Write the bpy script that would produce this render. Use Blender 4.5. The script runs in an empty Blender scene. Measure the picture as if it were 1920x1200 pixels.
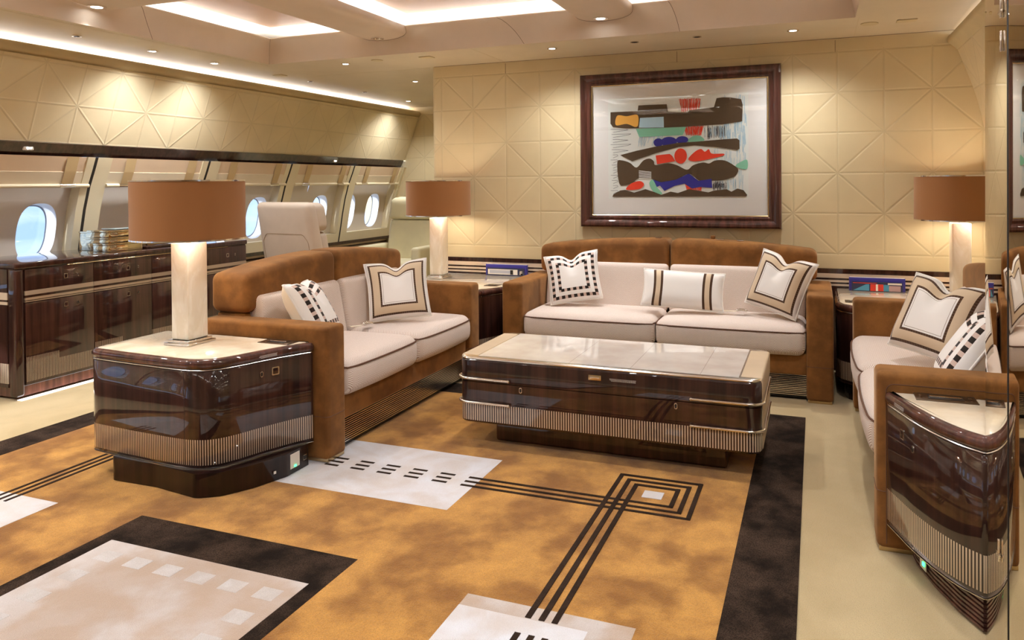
PW = 22
import bpy, bmesh, math, random
from mathutils import Vector, Matrix, Euler
random.seed(7)
S = bpy.context.scene
COL = S.collection
PI = math.pi
def R(d): return math.radians(d)

# ------------------------------------------------------------------ objects
def link(o, parent=None):
    COL.objects.link(o)
    if parent is not None: o.parent = parent
    return o
def tag(o, label=None, cat=None, group=None, kind=None):
    if label: o['label'] = label
    if cat: o['category'] = cat
    if group: o['group'] = group
    if kind: o['kind'] = kind
    return o
def thing(name, label, cat, loc=(0, 0, 0), rz=0, group=None):
    o = bpy.data.objects.new(name, None); link(o)
    o.empty_display_size = .1
    o.location = loc; o.rotation_euler = (0, 0, rz)
    return tag(o, label, cat, group)
def obj(name, bm, mats, parent=None, sharp=38, world=True):
    """one mesh object; world=True: the shape was drawn in room coordinates"""
    if parent is not None and world:
        t = Vector((0, 0, 0)); p = parent; m = Matrix.Identity(4)
        while p is not None:
            m = Matrix.LocRotScale(p.location, p.rotation_euler, None) @ m; p = p.parent
        bmesh.ops.transform(bm, matrix=m.inverted(), verts=bm.verts)
    me = bpy.data.meshes.new(name)
    bm.normal_update(); bm.to_mesh(me); bm.free()
    for m in (mats if isinstance(mats, (list, tuple)) else [mats]): me.materials.append(m)
    me.polygons.foreach_set('use_smooth', [True] * len(me.polygons))
    me.set_sharp_from_angle(angle=R(sharp))
    return link(bpy.data.objects.new(name, me), parent)
def struct(name, bm, mats, parent=None, sharp=38):
    o = obj(name, bm, mats, parent, sharp)
    if parent is None: o['kind'] = 'structure'
    return o
def copy_tree(o, parent=None):
    c = o.copy(); link(c, parent)
    for ch in list(o.children): copy_tree(ch, c)
    return c
NB = bmesh.new

# ------------------------------------------------------------------ shapes
def box(bm, x0, x1, y0, y1, z0, z1, mi=0, bv=0, seg=2):
    vs = [bm.verts.new((x, y, z)) for x in (x0, x1) for y in (y0, y1) for z in (z0, z1)]
    fs = [bm.faces.new([vs[i] for i in q]) for q in
          ((0, 1, 3, 2), (4, 6, 7, 5), (0, 4, 5, 1), (2, 3, 7, 6), (0, 2, 6, 4), (1, 5, 7, 3))]
    for f in fs: f.material_index = mi
    if bv:
        es = {e for f in fs for e in f.edges}
        r = bmesh.ops.bevel(bm, geom=list(es), offset=bv, segments=seg, affect='EDGES', profile=.5)
        for f in r['faces']: f.material_index = mi
    return fs
def axis_list(a, b, r, k, n):
    out = [a + r * (1 - math.cos(i * PI / 2 / k)) for i in range(k)]
    out += [a + r + (b - a - 2 * r) * i / n for i in range(n + 1)]
    out += [b - r * (1 - math.cos(i * PI / 2 / k)) for i in range(k - 1, -1, -1)]
    return out
def rbox(bm, x0, x1, y0, y1, z0, z1, r, k=3, n=(1, 1, 1), fn=None, mi=0):
    """box with round edges, optionally pushed about by fn(x, y, z)"""
    A = [axis_list(x0, x1, r, k, n[0]), axis_list(y0, y1, r, k, n[1]), axis_list(z0, z1, r, k, n[2])]
    lo, hi = (x0, y0, z0), (x1, y1, z1); V = {}
    def vert(i, j, l):
        key = (i, j, l)
        if key not in V:
            q = [A[0][i], A[1][j], A[2][l]]
            c = [min(max(q[t], lo[t] + r), hi[t] - r) for t in range(3)]
            d = Vector(q) - Vector(c)
            if d.length > 1e-9: q = list(Vector(c) + d.normalized() * r)
            if fn: q = fn(*q)
            V[key] = bm.verts.new(q)
        return V[key]
    N = [len(a) - 1 for a in A]
    def quad(*ks):
        f = bm.faces.new([vert(*k) for k in ks]); f.material_index = mi
    for i in range(N[0]):
        for j in range(N[1]):
            quad((i, j, 0), (i, j + 1, 0), (i + 1, j + 1, 0), (i + 1, j, 0))
            quad((i, j, N[2]), (i + 1, j, N[2]), (i + 1, j + 1, N[2]), (i, j + 1, N[2]))
        for l in range(N[2]):
            quad((i, 0, l), (i + 1, 0, l), (i + 1, 0, l + 1), (i, 0, l + 1))
            quad((i, N[1], l), (i, N[1], l + 1), (i + 1, N[1], l + 1), (i + 1, N[1], l))
    for j in range(N[1]):
        for l in range(N[2]):
            quad((0, j, l), (0, j, l + 1), (0, j + 1, l + 1), (0, j + 1, l))
            quad((N[0], j, l), (N[0], j + 1, l), (N[0], j + 1, l + 1), (N[0], j, l + 1))
def fillet(pts, rad, seg=8):
    """round the corners of a closed plan outline (rad: one number or one per corner)"""
    out = []; n = len(pts)
    for i in range(n):
        r = rad[i] if isinstance(rad, (list, tuple)) else rad
        p, a, b = Vector(pts[i]), Vector(pts[i - 1]), Vector(pts[(i + 1) % n])
        if r <= 0: out.append((p.x, p.y)); continue
        u, v = (a - p).normalized(), (b - p).normalized()
        ang = u.angle(v); t = min(r / math.tan(ang / 2), .49 * min((a - p).length, (b - p).length))
        rr = t * math.tan(ang / 2)
        c = p + (u + v).normalized() * (rr / math.sin(ang / 2))
        s, e = p + u * t - c, p + v * t - c
        a0 = math.atan2(s.y, s.x); da = math.atan2(e.y, e.x) - a0
        while da > PI: da -= 2 * PI
        while da < -PI: da += 2 * PI
        for k in range(seg + 1):
            q = a0 + da * k / seg; out.append((c.x + rr * math.cos(q), c.y + rr * math.sin(q)))
    return out
def ccw(pts):
    a = sum(pts[i - 1][0] * pts[i][1] - pts[i][0] * pts[i - 1][1] for i in range(len(pts)))
    return list(pts) if a > 0 else list(pts)[::-1]
def offset(pts, d):
    if abs(d) < 1e-9: return list(pts)
    out = []; n = len(pts)
    for i in range(n):
        p, a, b = Vector(pts[i]), Vector(pts[i - 1]), Vector(pts[(i + 1) % n])
        n1 = (p - a).normalized(); n2 = (b - p).normalized()
        m = Vector((n1.y, -n1.x)) + Vector((n2.y, -n2.x)); m.normalize()
        c = max(.35, m.dot(Vector((n1.y, -n1.x))))
        out.append((p.x + m.x * d / c, p.y + m.y * d / c))
    return out
def loft(bm, pts, prof, mi=0, cap=(True, True)):
    """plan outline swept through (outward offset, height) pairs; uv = (arc length, height)"""
    uvl = bm.loops.layers.uv.verify()
    pts = ccw(pts); n = len(pts)
    s = [0]
    for i in range(n): s.append(s[-1] + (Vector(pts[(i + 1) % n]) - Vector(pts[i])).length)
    rings = [[bm.verts.new((x, y, z)) for x, y in offset(pts, o)] for o, z in prof]
    for k in range(len(prof) - 1):
        m = mi[k] if isinstance(mi, (list, tuple)) else mi
        for i in range(n):
            j = (i + 1) % n
            f = bm.faces.new([rings[k][i], rings[k][j], rings[k + 1][j], rings[k + 1][i]])
            f.material_index = m
            for l, (u, w) in zip(f.loops, ((s[i], prof[k][1]), (s[i + 1], prof[k][1]), (s[i + 1], prof[k + 1][1]), (s[i], prof[k + 1][1]))):
                l[uvl].uv = (u, w)
    m0 = mi[0] if isinstance(mi, (list, tuple)) else mi
    m1 = mi[-1] if isinstance(mi, (list, tuple)) else mi
    if cap[0]: bm.faces.new(rings[0][::-1]).material_index = m0
    if cap[1]: bm.faces.new(rings[-1]).material_index = m1
def tube(bm, path, r, n=8, mi=0, closed=False, cap=True):
    P = [Vector(p) for p in path]; rings = []
    up = None
    for i, p in enumerate(P):
        if closed: t = P[(i + 1) % len(P)] - P[i - 1]
        else: t = P[min(i + 1, len(P) - 1)] - P[max(i - 1, 0)]
        t.normalize()
        if up is None:
            up = Vector((0, 0, 1)) if abs(t.z) < .9 else Vector((1, 0, 0))
        a = t.cross(up); a.normalize(); b = a.cross(t); b.normalize(); up = b
        rings.append([bm.verts.new(p + (a * math.cos(2 * PI * k / n) + b * math.sin(2 * PI * k / n)) * r) for k in range(n)])
    m = len(rings)
    for i in range(m if closed else m - 1):
        for k in range(n):
            f = bm.faces.new([rings[i][k], rings[i][(k + 1) % n], rings[(i + 1) % m][(k + 1) % n], rings[(i + 1) % m][k]])
            f.material_index = mi
    if cap and not closed:
        bm.faces.new(rings[0][::-1]).material_index = mi
        bm.faces.new(rings[-1]).material_index = mi
def disc(bm, c, r, h0, h1, n=32, mi=0, inner=0):
    """upright ring or disc between heights h0 and h1"""
    pts = [(c[0] + r * math.cos(2 * PI * k / n), c[1] + r * math.sin(2 * PI * k / n)) for k in range(n)]
    if not inner: loft(bm, pts, [(0, h0), (0, h1)], mi); return
    loft(bm, pts, [(inner - r, h0), (0, h0), (0, h1), (inner - r, h1), (inner - r, h0)], mi, (False, False))
def plate(bm, pts3, nrm, t, mi=0):
    """flat outline (3-D points) given a thickness along nrm"""
    n = Vector(nrm).normalized() * t
    a = [bm.verts.new(p) for p in pts3]; b = [bm.verts.new(Vector(p) + n) for p in pts3]
    f = [bm.faces.new(b), bm.faces.new(a[::-1])]
    for i in range(len(a)):
        j = (i + 1) % len(a); f.append(bm.faces.new([a[i], a[j], b[j], b[i]]))
    for q in f: q.material_index = mi

# ------------------------------------------------------------------ materials
class G:
    def __init__(s, name, base=(.5, .5, .5), rough=.5, metal=0, coat=0, spec=.5, sheen=0):
        s.m = bpy.data.materials.new(name); s.m.use_nodes = True
        s.nt = s.m.node_tree; s.b = s.nt.nodes['Principled BSDF']; s.out = s.nt.nodes['Material Output']
        s.set('Base Color', base); s.set('Roughness', rough); s.set('Metallic', metal)
        s.set('Coat Weight', coat); s.set('Coat Roughness', .03); s.set('Specular IOR Level', spec); s.set('Sheen Weight', sheen)
        s._tc = None
    def put(s, sock, v):
        if isinstance(v, bpy.types.NodeSocket): s.nt.links.new(v, sock)
        else:
            if isinstance(v, (tuple, list)) and len(v) == 3 and sock.type == 'RGBA': v = (*v, 1)
            sock.default_value = v
    def set(s, k, v): s.put(s.b.inputs[k], v)
    def n(s, t): return s.nt.nodes.new(t)
    def coord(s, kind='Object'):
        if s._tc is None: s._tc = s.n('ShaderNodeTexCoord')
        return s._tc.outputs[kind]
    def xyz(s, kind='Object'):
        q = s.n('ShaderNodeSeparateXYZ'); s.put(q.inputs[0], s.coord(kind)); return q.outputs
    def f(s, op, a, b=None, c=None):
        q = s.n('ShaderNodeMath'); q.operation = op
        for i, v in enumerate((a, b, c)):
            if v is not None: s.put(q.inputs[i], v)
        return q.outputs[0]
    def band(s, v, a, b): return s.f('MULTIPLY', s.f('GREATER_THAN', v, a), s.f('LESS_THAN', v, b))
    def mix(s, fac, a, b):
        q = s.n('ShaderNodeMix'); q.data_type = 'RGBA'
        s.put(q.inputs[0], fac); s.put(q.inputs[6], a); s.put(q.inputs[7], b); return q.outputs[2]
    def noise(s, scale=5, detail=4, rough=.55, stretch=(1, 1, 1), kind='Object', dist=0):
        mp = s.n('ShaderNodeMapping'); s.put(mp.inputs[0], s.coord(kind)); mp.inputs['Scale'].default_value = stretch
        q = s.n('ShaderNodeTexNoise'); s.put(q.inputs['Vector'], mp.outputs[0])
        q.inputs['Scale'].default_value = scale; q.inputs['Detail'].default_value = detail; q.inputs['Roughness'].default_value = rough
        q.inputs['Distortion'].default_value = dist
        return q.outputs[0]
    def ramp(s, v, a, b):
        q = s.n('ShaderNodeMapRange'); q.interpolation_type = 'SMOOTHSTEP'
        s.put(q.inputs[0], v); q.inputs[1].default_value = a; q.inputs[2].default_value = b; return q.outputs[0]
    def bump(s, h, dist=.002, strength=1.0):
        q = s.n('ShaderNodeBump'); q.inputs['Distance'].default_value = dist; q.inputs['Strength'].default_value = strength
        s.put(q.inputs['Height'], h); s.set('Normal', q.outputs[0])

def emit(name, col, st):
    g = G(name, (0, 0, 0)); g.set('Emission Color', col); g.set('Emission Strength', st); return g.m

def leather(name, col, var=.06):
    g = G(name, col, .5)
    n = g.noise(3, 3); d = tuple(c * (1 - 2.2 * var) for c in col)
    g.set('Base Color', g.mix(g.ramp(n, .3, .7), d, col))
    g.bump(g.noise(260, 2), .0004, .5)
    return g.m
def suede_mat():
    g = G('suede', (.3, .12, .03), .85, spec=.25, sheen=.35)
    g.set('Sheen Tint', (1, .68, .4)); g.set('Sheen Roughness', .4)
    n = g.ramp(g.noise(5.5, 5, .6), .33, .68); m = g.noise(140, 2)
    c = g.mix(n, (.155, .064, .016), (.315, .135, .033))
    g.set('Base Color', g.mix(g.f('MULTIPLY', m, .35), c, (.16, .06, .016)))
    g.bump(m, .0008, .4); return g.m
def herring():
    """woven zig-zag cloth: x along the seat, y + z up and over it"""
    g = G('herringbone', (.6, .5, .4), .9, spec=.2, sheen=.15)
    o = g.xyz(); v = g.f('ADD', o[1], o[2])
    w = g.f('PINGPONG', o[0], .019)
    st = g.f('FRACT', g.f('MULTIPLY', g.f('ADD', v, g.f('MULTIPLY', w, 1.25)), 1 / .0092))
    t = g.ramp(g.f('ABSOLUTE', g.f('SUBTRACT', st, .5)), .12, .3)
    g.set('Base Color', g.mix(t, (.49, .355, .28), (.87, .785, .72)))
    g.bump(t, .0008, .5); return g.m
def tile_leather(name, col, mode):
    """square leather panels with crossing seams; mode picks the two running axes"""
    g = G(name, col, .42, spec=.4)
    if mode == 'UV':
        o = g.xyz('UV'); u, v, p, q = o[0], o[1], .284, .272
        u = g.f('ADD', u, 50 * p * 2); v = g.f('ADD', v, 0.)
    else:
        o = g.xyz(); p, q = .2828, .272
        sh = g.f('MULTIPLY', g.f('GREATER_THAN', o[0], -.93), .4268)
        u = g.f('ADD', g.f('SUBTRACT', o[0], sh), 1.986 + p * 40)
        v = g.f('SUBTRACT', o[2], 1.875 - q * 40)
    a = g.f('DIVIDE', u, p); b = g.f('DIVIDE', v, q)
    def seam(t, per):      # distance to the nearest multiple of per, in tile widths
        return g.f('SUBTRACT', per / 2, g.f('ABSOLUTE', g.f('SUBTRACT', g.f('FLOORED_MODULO', t, per), per / 2)))
    d = g.f('MINIMUM', seam(a, 1), seam(b, 1))
    e = g.f('MINIMUM', seam(g.f('ADD', a, b), 2), seam(g.f('SUBTRACT', a, b), 2))
    e = g.f('MULTIPLY', e, .707)
    if mode != 'UV':       # plain border band along the top and the foot of the panelling
        top = g.f('GREATER_THAN', v, q * 41 + .002); low = g.f('LESS_THAN', v, q * 36)
        pl = g.f('MAXIMUM', top, low)
        e = g.f('ADD', e, pl); d = g.f('ADD', d, g.f('MULTIPLY', pl, g.f('GREATER_THAN', seam(b, 1), .03)))
    m = g.f('MINIMUM', d, e)
    h = g.ramp(m, .0, .04); ln = g.ramp(m, .003, .018)
    cid = g.f('FRACT', g.f('MULTIPLY', g.f('SINE', g.f('ADD', g.f('MULTIPLY', g.f('FLOOR', a), 12.9), g.f('MULTIPLY', g.f('FLOOR', b), 78.2))), 437.5))
    n = g.ramp(g.noise(2.2, 4), .3, .7)
    c = g.mix(n, tuple(x * .90 for x in col), col)
    c = g.mix(g.f('MULTIPLY', cid, .22), c, tuple(x * y for x, y in zip(col, (.86, .80, .70))))
    c = g.mix(g.f('MULTIPLY', g.f('SUBTRACT', 1, ln), .26), c, tuple(x * .55 for x in col))
    g.set('Base Color', c)
    g.bump(g.f('ADD', h, g.f('MULTIPLY', g.noise(120, 2), .06)), .0022, .8)
    return g.m
def macassar(name, stripes=None, bands=None, pitch=.0105, axis=0, uv=True, dark=1.0, step=None, ior=1.6, inlay=(.68, .55, .42), duty=.49):
    """lacquered dark wood; stripes=(z0,z1): upright metal inlays, bands: level inlays"""
    g = G(name, (.03, .012, .008), .35, coat=1.0, spec=.12)
    g.set('Coat Roughness', .008); g.set('Coat IOR', ior)
    n1 = g.noise(26, 4, .6, (1, 1, .05)); n2 = g.noise(190, 2, .5, (1, 1, .02))
    c = g.mix(g.ramp(n1, .35, .7), tuple(x * dark for x in (.019, .0066, .0056)), tuple(x * dark for x in (.064, .0225, .0165)))
    c = g.mix(g.f('MULTIPLY', n2, .5), c, tuple(x * dark for x in (.02, .008, .005)))
    if stripes or bands:
        if uv: o = g.xyz('UV'); u, v = o[0], o[1]
        else: o = g.xyz(); u, v = o[axis], o[2]
        fac = None
        if stripes:
            hi = stripes[1]
            if step: hi = g.f('ADD', stripes[1], g.f('MULTIPLY', g.f('LESS_THAN', g.f('FLOORED_MODULO', g.f('SUBTRACT', u, step[0]), step[1]), step[2]), step[3]))
            on = g.f('LESS_THAN', g.f('FRACT', g.f('DIVIDE', g.f('ADD', u, 20), pitch)), duty)
            fac = g.f('MULTIPLY', on, g.band(v, stripes[0], hi))
        for a, b in bands or ():
            q = g.band(v, a, b); fac = q if fac is None else g.f('MAXIMUM', fac, q)
        c = g.mix(fac, c, inlay); 
    g.set('Base Color', c); return g.m
def carpet(name, a, b, scale=3.2, fine=.35, dist=1.2, rng=(.36, .66)):
    g = G(name, a, .95, spec=.1, sheen=.25)
    n = g.ramp(g.noise(scale, 5, .52, (1, .8, 1), dist=dist), *rng)
    k = g.noise(330, 2); k2 = g.noise(90, 3)
    n = g.f('ADD', g.f('MULTIPLY', n, .75), g.f('MULTIPLY', g.ramp(g.noise(scale * 2.7, 3, .5), .4, .65), .25))
    c = g.mix(n, a, b)
    c = g.mix(g.f('MULTIPLY', g.ramp(k, .4, .62), fine), c, tuple(x * .45 for x in a))
    g.set('Base Color', c); g.set('Sheen Weight', .25 if a[0] > .1 else .0); g.bump(g.f('ADD', k, g.f('MULTIPLY', k2, .6)), .004, .7); return g.m

M = {}
M['suede'] = suede_mat(); M['weave'] = herring()
M['pipe'] = G('piping', (.12, .05, .025), .7).m
M['chrome'] = G('chrome', (.88, .85, .82), .12, 1).m
M['dark_metal'] = G('dark bronze', (.20, .15, .11), .3, 1).m
M['nickel'] = G('nickel', (.80, .75, .68), .22, 1).m
M['brass'] = G('brass', (.62, .47, .26), .25, 1).m
M['mirror'] = G('bronze mirror', (.72, .64, .52), .02, 1).m
M['black'] = G('black', (.012, .01, .01), .35).m
M['seam'] = G('dark seam', (.02, .014, .01), .8).m
M['wood'] = macassar('macassar')
M['coffee_base'] = macassar('macassar coffee base', dark=1.5)
M['wood_black'] = macassar('blackened veneer', dark=.4, ior=1.4)
M['wood_red'] = macassar('red veneer', dark=5)
M['table_wood'] = macassar('macassar with inlay', (.122, .228))
M['rim_wood'] = macassar('rim veneer', dark=2.3)
M['coffee_wood'] = macassar('macassar coffee', (.134, .218), pitch=.0118, dark=1.25)
M['door_wood'] = macassar('macassar door', (.10, .205), ((.625, .652), (.595, .610), (.584, .590)), pitch=.0099, axis=1, uv=False, step=(-.94, .474, .22, .045), inlay=(.40, .31, .23), duty=.4)
M['wain'] = macassar('wainscot', None, ((.625, .655), (.597, .612), (.572, .585)), uv=False)
M['wain_low'] = macassar('wainscot low', None, ((.57, .60), (.535, .55), (.505, .52)), uv=False)
def parch():
    g = G('parchment', (.82, .70, .52), .16, coat=.6)
    n = g.ramp(g.noise(7, 5, .6), .3, .7)
    g.set('Base Color', g.mix(n, (.74, .61, .44), (.86, .76, .60))); return g.m
M['parch'] = parch()
def parch2():
    g = G('vellum', (.72, .66, .6), .14, coat=.7)
    o = g.xyz(); n = g.ramp(g.noise(6, 5), .3, .7)
    line = None
    for x in (-.15, .14, .45):
        q = g.f('LESS_THAN', g.f('ABSOLUTE', g.f('SUBTRACT', o[0], x)), .0012); line = q if line is None else g.f('MAXIMUM', line, q)
    c = g.mix(n, (.68, .62, .55), (.80, .76, .70)); g.set('Base Color', g.mix(line, c, (.45, .4, .35))); return g.m
M['vellum'] = parch2()
M['tan_leather'] = leather('tan leather', (.60, .46, .30))
M['cream'] = leather('cream leather', (.64, .53, .40))
M['seat_leather'] = leather('seat leather', (.56, .455, .365))
M['pale_leather'] = leather('pale seat leather', (.80, .74, .50))
M['wall'] = tile_leather('panelled wall leather', (.68, .565, .345), 'XZ')
M['wall_side'] = tile_leather('panelled side leather', (.76, .65, .43), 'UV')
M['cornice'] = leather('cornice leather', (.62, .51, .30))
M['cornice_dark'] = G('joint and shade brown', (.16, .11, .07), .8).m  # for dark joints and the painted shade line under the ceiling
M['soffit'] = leather('ceiling lining', (.66, .56, .40), .03)
M['coffer'] = leather('coffer lining', (.66, .54, .42), .03)  # pinkish light on the rim is put into this colour
M['blush'] = leather('ceiling panel', (.66, .47, .36), .04)
M['white'] = G('white ceiling', (.84, .86, .87), .8).m
M['panel'] = leather('window panel', (.70, .64, .58), .02)
M['frame_cream'] = leather('window frame cream', (.80, .71, .50), .02)
M['shade_cloth'] = leather('blind cloth', (.80, .70, .53), .03)
M['shade_fold'] = leather('blind fold', (.74, .57, .40), .03)
M['strap'] = leather('blind strap', (.60, .44, .23), .03)
M['reveal'] = G('window reveal', (.88, .9, .92), .5).m
M['lamp_cloth'] = (lambda g: (g.bump(g.noise(500, 2, .5, (.1, .1, 3)), .0006, .5), g.m)[1])(G('brown lamp silk', (.36, .152, .042), .75, sheen=.2))
def alabaster():
    g = G('alabaster', (.86, .80, .70), .35, coat=.3)
    n = g.ramp(g.noise(9, 6, .65, (1, 1, .5), dist=1.5), .38, .66)
    g.set('Base Color', g.mix(n, (.76, .69, .57), (.88, .84, .76)))
    g.set('Subsurface Weight', .25); g.set('Subsurface Radius', (.05, .04, .03)); return g.m
M['alabaster'] = alabaster()
M['floor'] = carpet('beige carpet', (.50, .375, .19), (.60, .46, .25), 2.2, .2)
M['amber'] = carpet('amber pile', (.275, .108, .013), (.64, .315, .062), 4.4, .3, .0, (.38, .62))
M['dark_pile'] = carpet('dark brown pile', (.015, .009, .006), (.085, .052, .034), 6, .75, .0)
M['ivory_pile'] = carpet('ivory pile', (.64, .57, .53), (.74, .74, .78), 4, .12)
M['blush_pile'] = carpet('blush pile', (.50, .375, .285), (.62, .56, .53), 3.6, .15, 0, (.46, .62))
M['square_pile'] = carpet('pale square pile', (.56, .50, .46), (.66, .62, .60), 6, .25)
M['line_pile'] = carpet('black line pile', (.03, .017, .011), (.05, .03, .02), 9, .4)
M['led'] = emit('cove light', (.95, .98, 1), 11)
M['led_side'] = emit('side cove light', (.98, .96, 1), 4.5)
M['led_floor'] = emit('floor light', (1, .97, .97), 1.6)
M['lens'] = emit('lamp lens', (.97, .98, 1), 12)
M['bulb'] = emit('bulb', (1, .85, .6), 6)
M['green_led'] = emit('green indicator', (.05, 1, .25), 2)
M['white_paint'] = G('placard white', (.8, .76, .7), .6).m
M['socket'] = G('cream plate', (.74, .66, .56), .4).m
def glass():
    g = G('pane glass'); nt = g.nt
    t = g.n('ShaderNodeBsdfTransparent'); gl = g.n('ShaderNodeBsdfGlossy'); gl.inputs['Roughness'].default_value = .0
    lw = g.n('ShaderNodeLayerWeight'); lw.inputs[0].default_value = .5; mx = g.n('ShaderNodeMixShader')
    nt.links.new(g.f('ADD', g.f('MULTIPLY', g.f('POWER', lw.outputs['Facing'], 5), .9), .04), mx.inputs[0]); nt.links.new(t.outputs[0], mx.inputs[1]); nt.links.new(gl.outputs[0], mx.inputs[2])
    nt.links.new(mx.outputs[0], g.out.inputs[0]); return g.m
M['glass'] = glass()
def pillow_mat(kind):
    g = G('cushion ' + kind, (.84, .80, .74), .9, spec=.2, sheen=.2)
    white, beige, brown = (.86, .83, .79), (.66, .52, .36), (.075, .035, .018)
    if kind == 'check': beige = (.80, .76, .71)
    o = g.xyz('UV'); u, v = o[0], o[1]
    au, av = g.f('ABSOLUTE', u), g.f('ABSOLUTE', v)
    al = g.mix(g.f('GREATER_THAN', au, av), u, v)    # runs along the band
    m = g.f('MAXIMUM', au, av)
    c = white
    if kind == 'framed':
        c = g.mix(g.band(m, .56, .90), c, beige)
        dash = g.f('LESS_THAN', g.f('FRACT', g.f('MULTIPLY', al, 14)), .8)
        for a, b in ((.56, .62), (.85, .91)):
            c = g.mix(g.f('MULTIPLY', g.band(m, a, b), g.f('ADD', .9, g.f('MULTIPLY', dash, .1))), c, brown)
        c = g.mix(g.band(m, .505, .515), c, (.25, .17, .12))
    elif kind == 'check':
        for a, b in ((.50, .62), (.77, .89)):
            ck = g.f('LESS_THAN', g.f('FRACT', g.f('ADD', g.f('MULTIPLY', al, 4.2), .25)), .55)
            bd = g.band(m, a, b)
            c = g.mix(bd, c, (.62, .47, .40)); c = g.mix(g.f('MULTIPLY', bd, ck), c, (.022, .014, .010))
    else:
        for a, b in ((.50, .56), (.68, .74)):
            c = g.mix(g.band(au, a, b), c, brown)
        c = g.mix(g.band(au, .56, .68), c, (.66, .52, .36))
    g.set('Base Color', c); g.bump(g.noise(300, 2), .0006, .4); return g.m
for k in ('framed', 'check', 'striped'): M['pillow_' + k] = pillow_mat(k)
M['pillow_back'] = G('cushion back', (.80, .70, .55), .9, sheen=.2).m
# ================================================================== the setting
YB, YF, YN = 5.59, 8.45, -2.6          # panelled wall, far bulkhead, wall behind the camera
ZC = 2.238
PROF = [(0, -5.16), (.60, -5.085), (.775, -5.05), (.95, -5.02), (1.115, -4.985), (1.283, -4.935), (1.40, -4.885), (1.49, -4.85),
        (1.58, -4.805), (1.75, -4.74), (1.92, -4.68), (2.08, -4.615), (2.115, -4.60)]
def xw(z):
    for (a, p), (b, q) in zip(PROF, PROF[1:]):
        if z <= b: return p + (q - p) * (z - a) / (b - a)
    return PROF[-1][1]
# floor
bm = NB(); box(bm, -5.3, 1.4, YN, YF, -.06, 0); struct('floor', bm, M['floor'])
# panelled wall behind the sofa, its near corner rounded
bm = NB()
pts = fillet([(-2.93, YB), (1.3, YB), (1.3, YB + .5), (1.3, YF), (-2.93, YF)], [.05, 0, 0, 0, 0])
loft(bm, pts, [(0, 0), (0, ZC + .3)]); struct('wall_back', bm, M['wall'])
bm = NB()
loft(bm, fillet([(-2.935, YB - .012), (1.2, YB - .012), (1.2, YB - .0005), (-2.935, YB - .0005)], 0), [(0, 0), (0, .688)])
struct('trim_1', bm, M['wain'])
bm = NB()     # slim strip painting the soft shade under the ceiling, and two upright joints in the top band
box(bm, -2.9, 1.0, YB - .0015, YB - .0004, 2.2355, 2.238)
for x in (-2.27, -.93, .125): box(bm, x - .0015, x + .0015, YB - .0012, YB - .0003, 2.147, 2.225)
struct('shade_line_joints', bm, M['cornice_dark'])
# far bulkhead and the wall behind the camera
bm = NB(); box(bm, -5.4, -2.9, YF, YF + .1, 0, ZC + .3); struct('wall_far', bm, M['wall'])
bm = NB(); box(bm, -5.4, 1.4, YN - .1, YN, 0, 2.6); struct('wall_front', bm, M['cream'])
# left side wall above the windows: leather panels on the curve of the cabin
bm = NB(); uvl = bm.loops.layers.uv.verify()
zs = [1.58, 1.66, 1.75, 1.83, 1.92, 2.0, 2.08, 2.115]
def strip(bm, zs, y0, y1, dx=0, mi=0, z0=0, ox=0):
    uvl = bm.loops.layers.uv.verify(); s = 0; arc = [0]
    for a, b in zip(zs, zs[1:]): s += math.hypot(b - a, xw(b) - xw(a)); arc.append(s)
    for k in range(len(zs) - 1):
        q = [(xw(zs[k]) + dx, y0, zs[k]), (xw(zs[k]) + dx, y1, zs[k]), (xw(zs[k + 1]) + dx, y1, zs[k + 1]), (xw(zs[k + 1]) + dx, y0, zs[k + 1])]
        f = bm.faces.new([bm.verts.new(p) for p in q][::-1]); f.material_index = mi
        for l, (u, v) in zip(f.loops, [(y0, arc[k]), (y1, arc[k]), (y1, arc[k + 1]), (y0, arc[k + 1])][::-1]):
            l[uvl].uv = (u * .979 - .008 + ox, v + z0)
strip(bm, zs, YN, YF); bmesh.ops.remove_doubles(bm, verts=bm.verts, dist=1e-5)
struct('wall_left', bm, M['wall_side'])
# rounded cornice over it (hides the light strip), the same on the right
def cornice(sgn, xl, start=None, c=None, r=.041, zb=2.14):
    bm = NB(); P = []
    c = c or (xl - sgn * .035, 2.150)
    sec = [start or (xl, 2.112)]
    for k in range(9):
        a = -70 + k * 160 / 8
        sec.append((c[0] + sgn * r * math.cos(R(a)), c[1] + r * math.sin(R(a))))
    sec += [(xl - sgn * .30, zb), (xl - sgn * .30, 2.09)]
    for i in range(len(sec) - 1):
        (a, b), (p, q) = sec[i], sec[i + 1]
        v = [bm.verts.new(t) for t in ((a, YN, b), (a, YF, b), (p, YF, q), (p, YN, q))]
        bm.faces.new(v if sgn < 0 else v[::-1])
    bmesh.ops.remove_doubles(bm, verts=bm.verts, dist=1e-5)
    return bm
co = struct('trim_3', cornice(1, -4.585), M['cornice'], sharp=60)
bm = NB(); box(bm, -4.93, -4.886, YN, YF, 2.10, ZC - .001); obj('cove_back', bm, M['white'], co)
bm = NB(); box(bm, -4.84, -4.75, YN, YF, 2.168, 2.174)
o = obj('cove_light', bm, M['led_side'], co)
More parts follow.
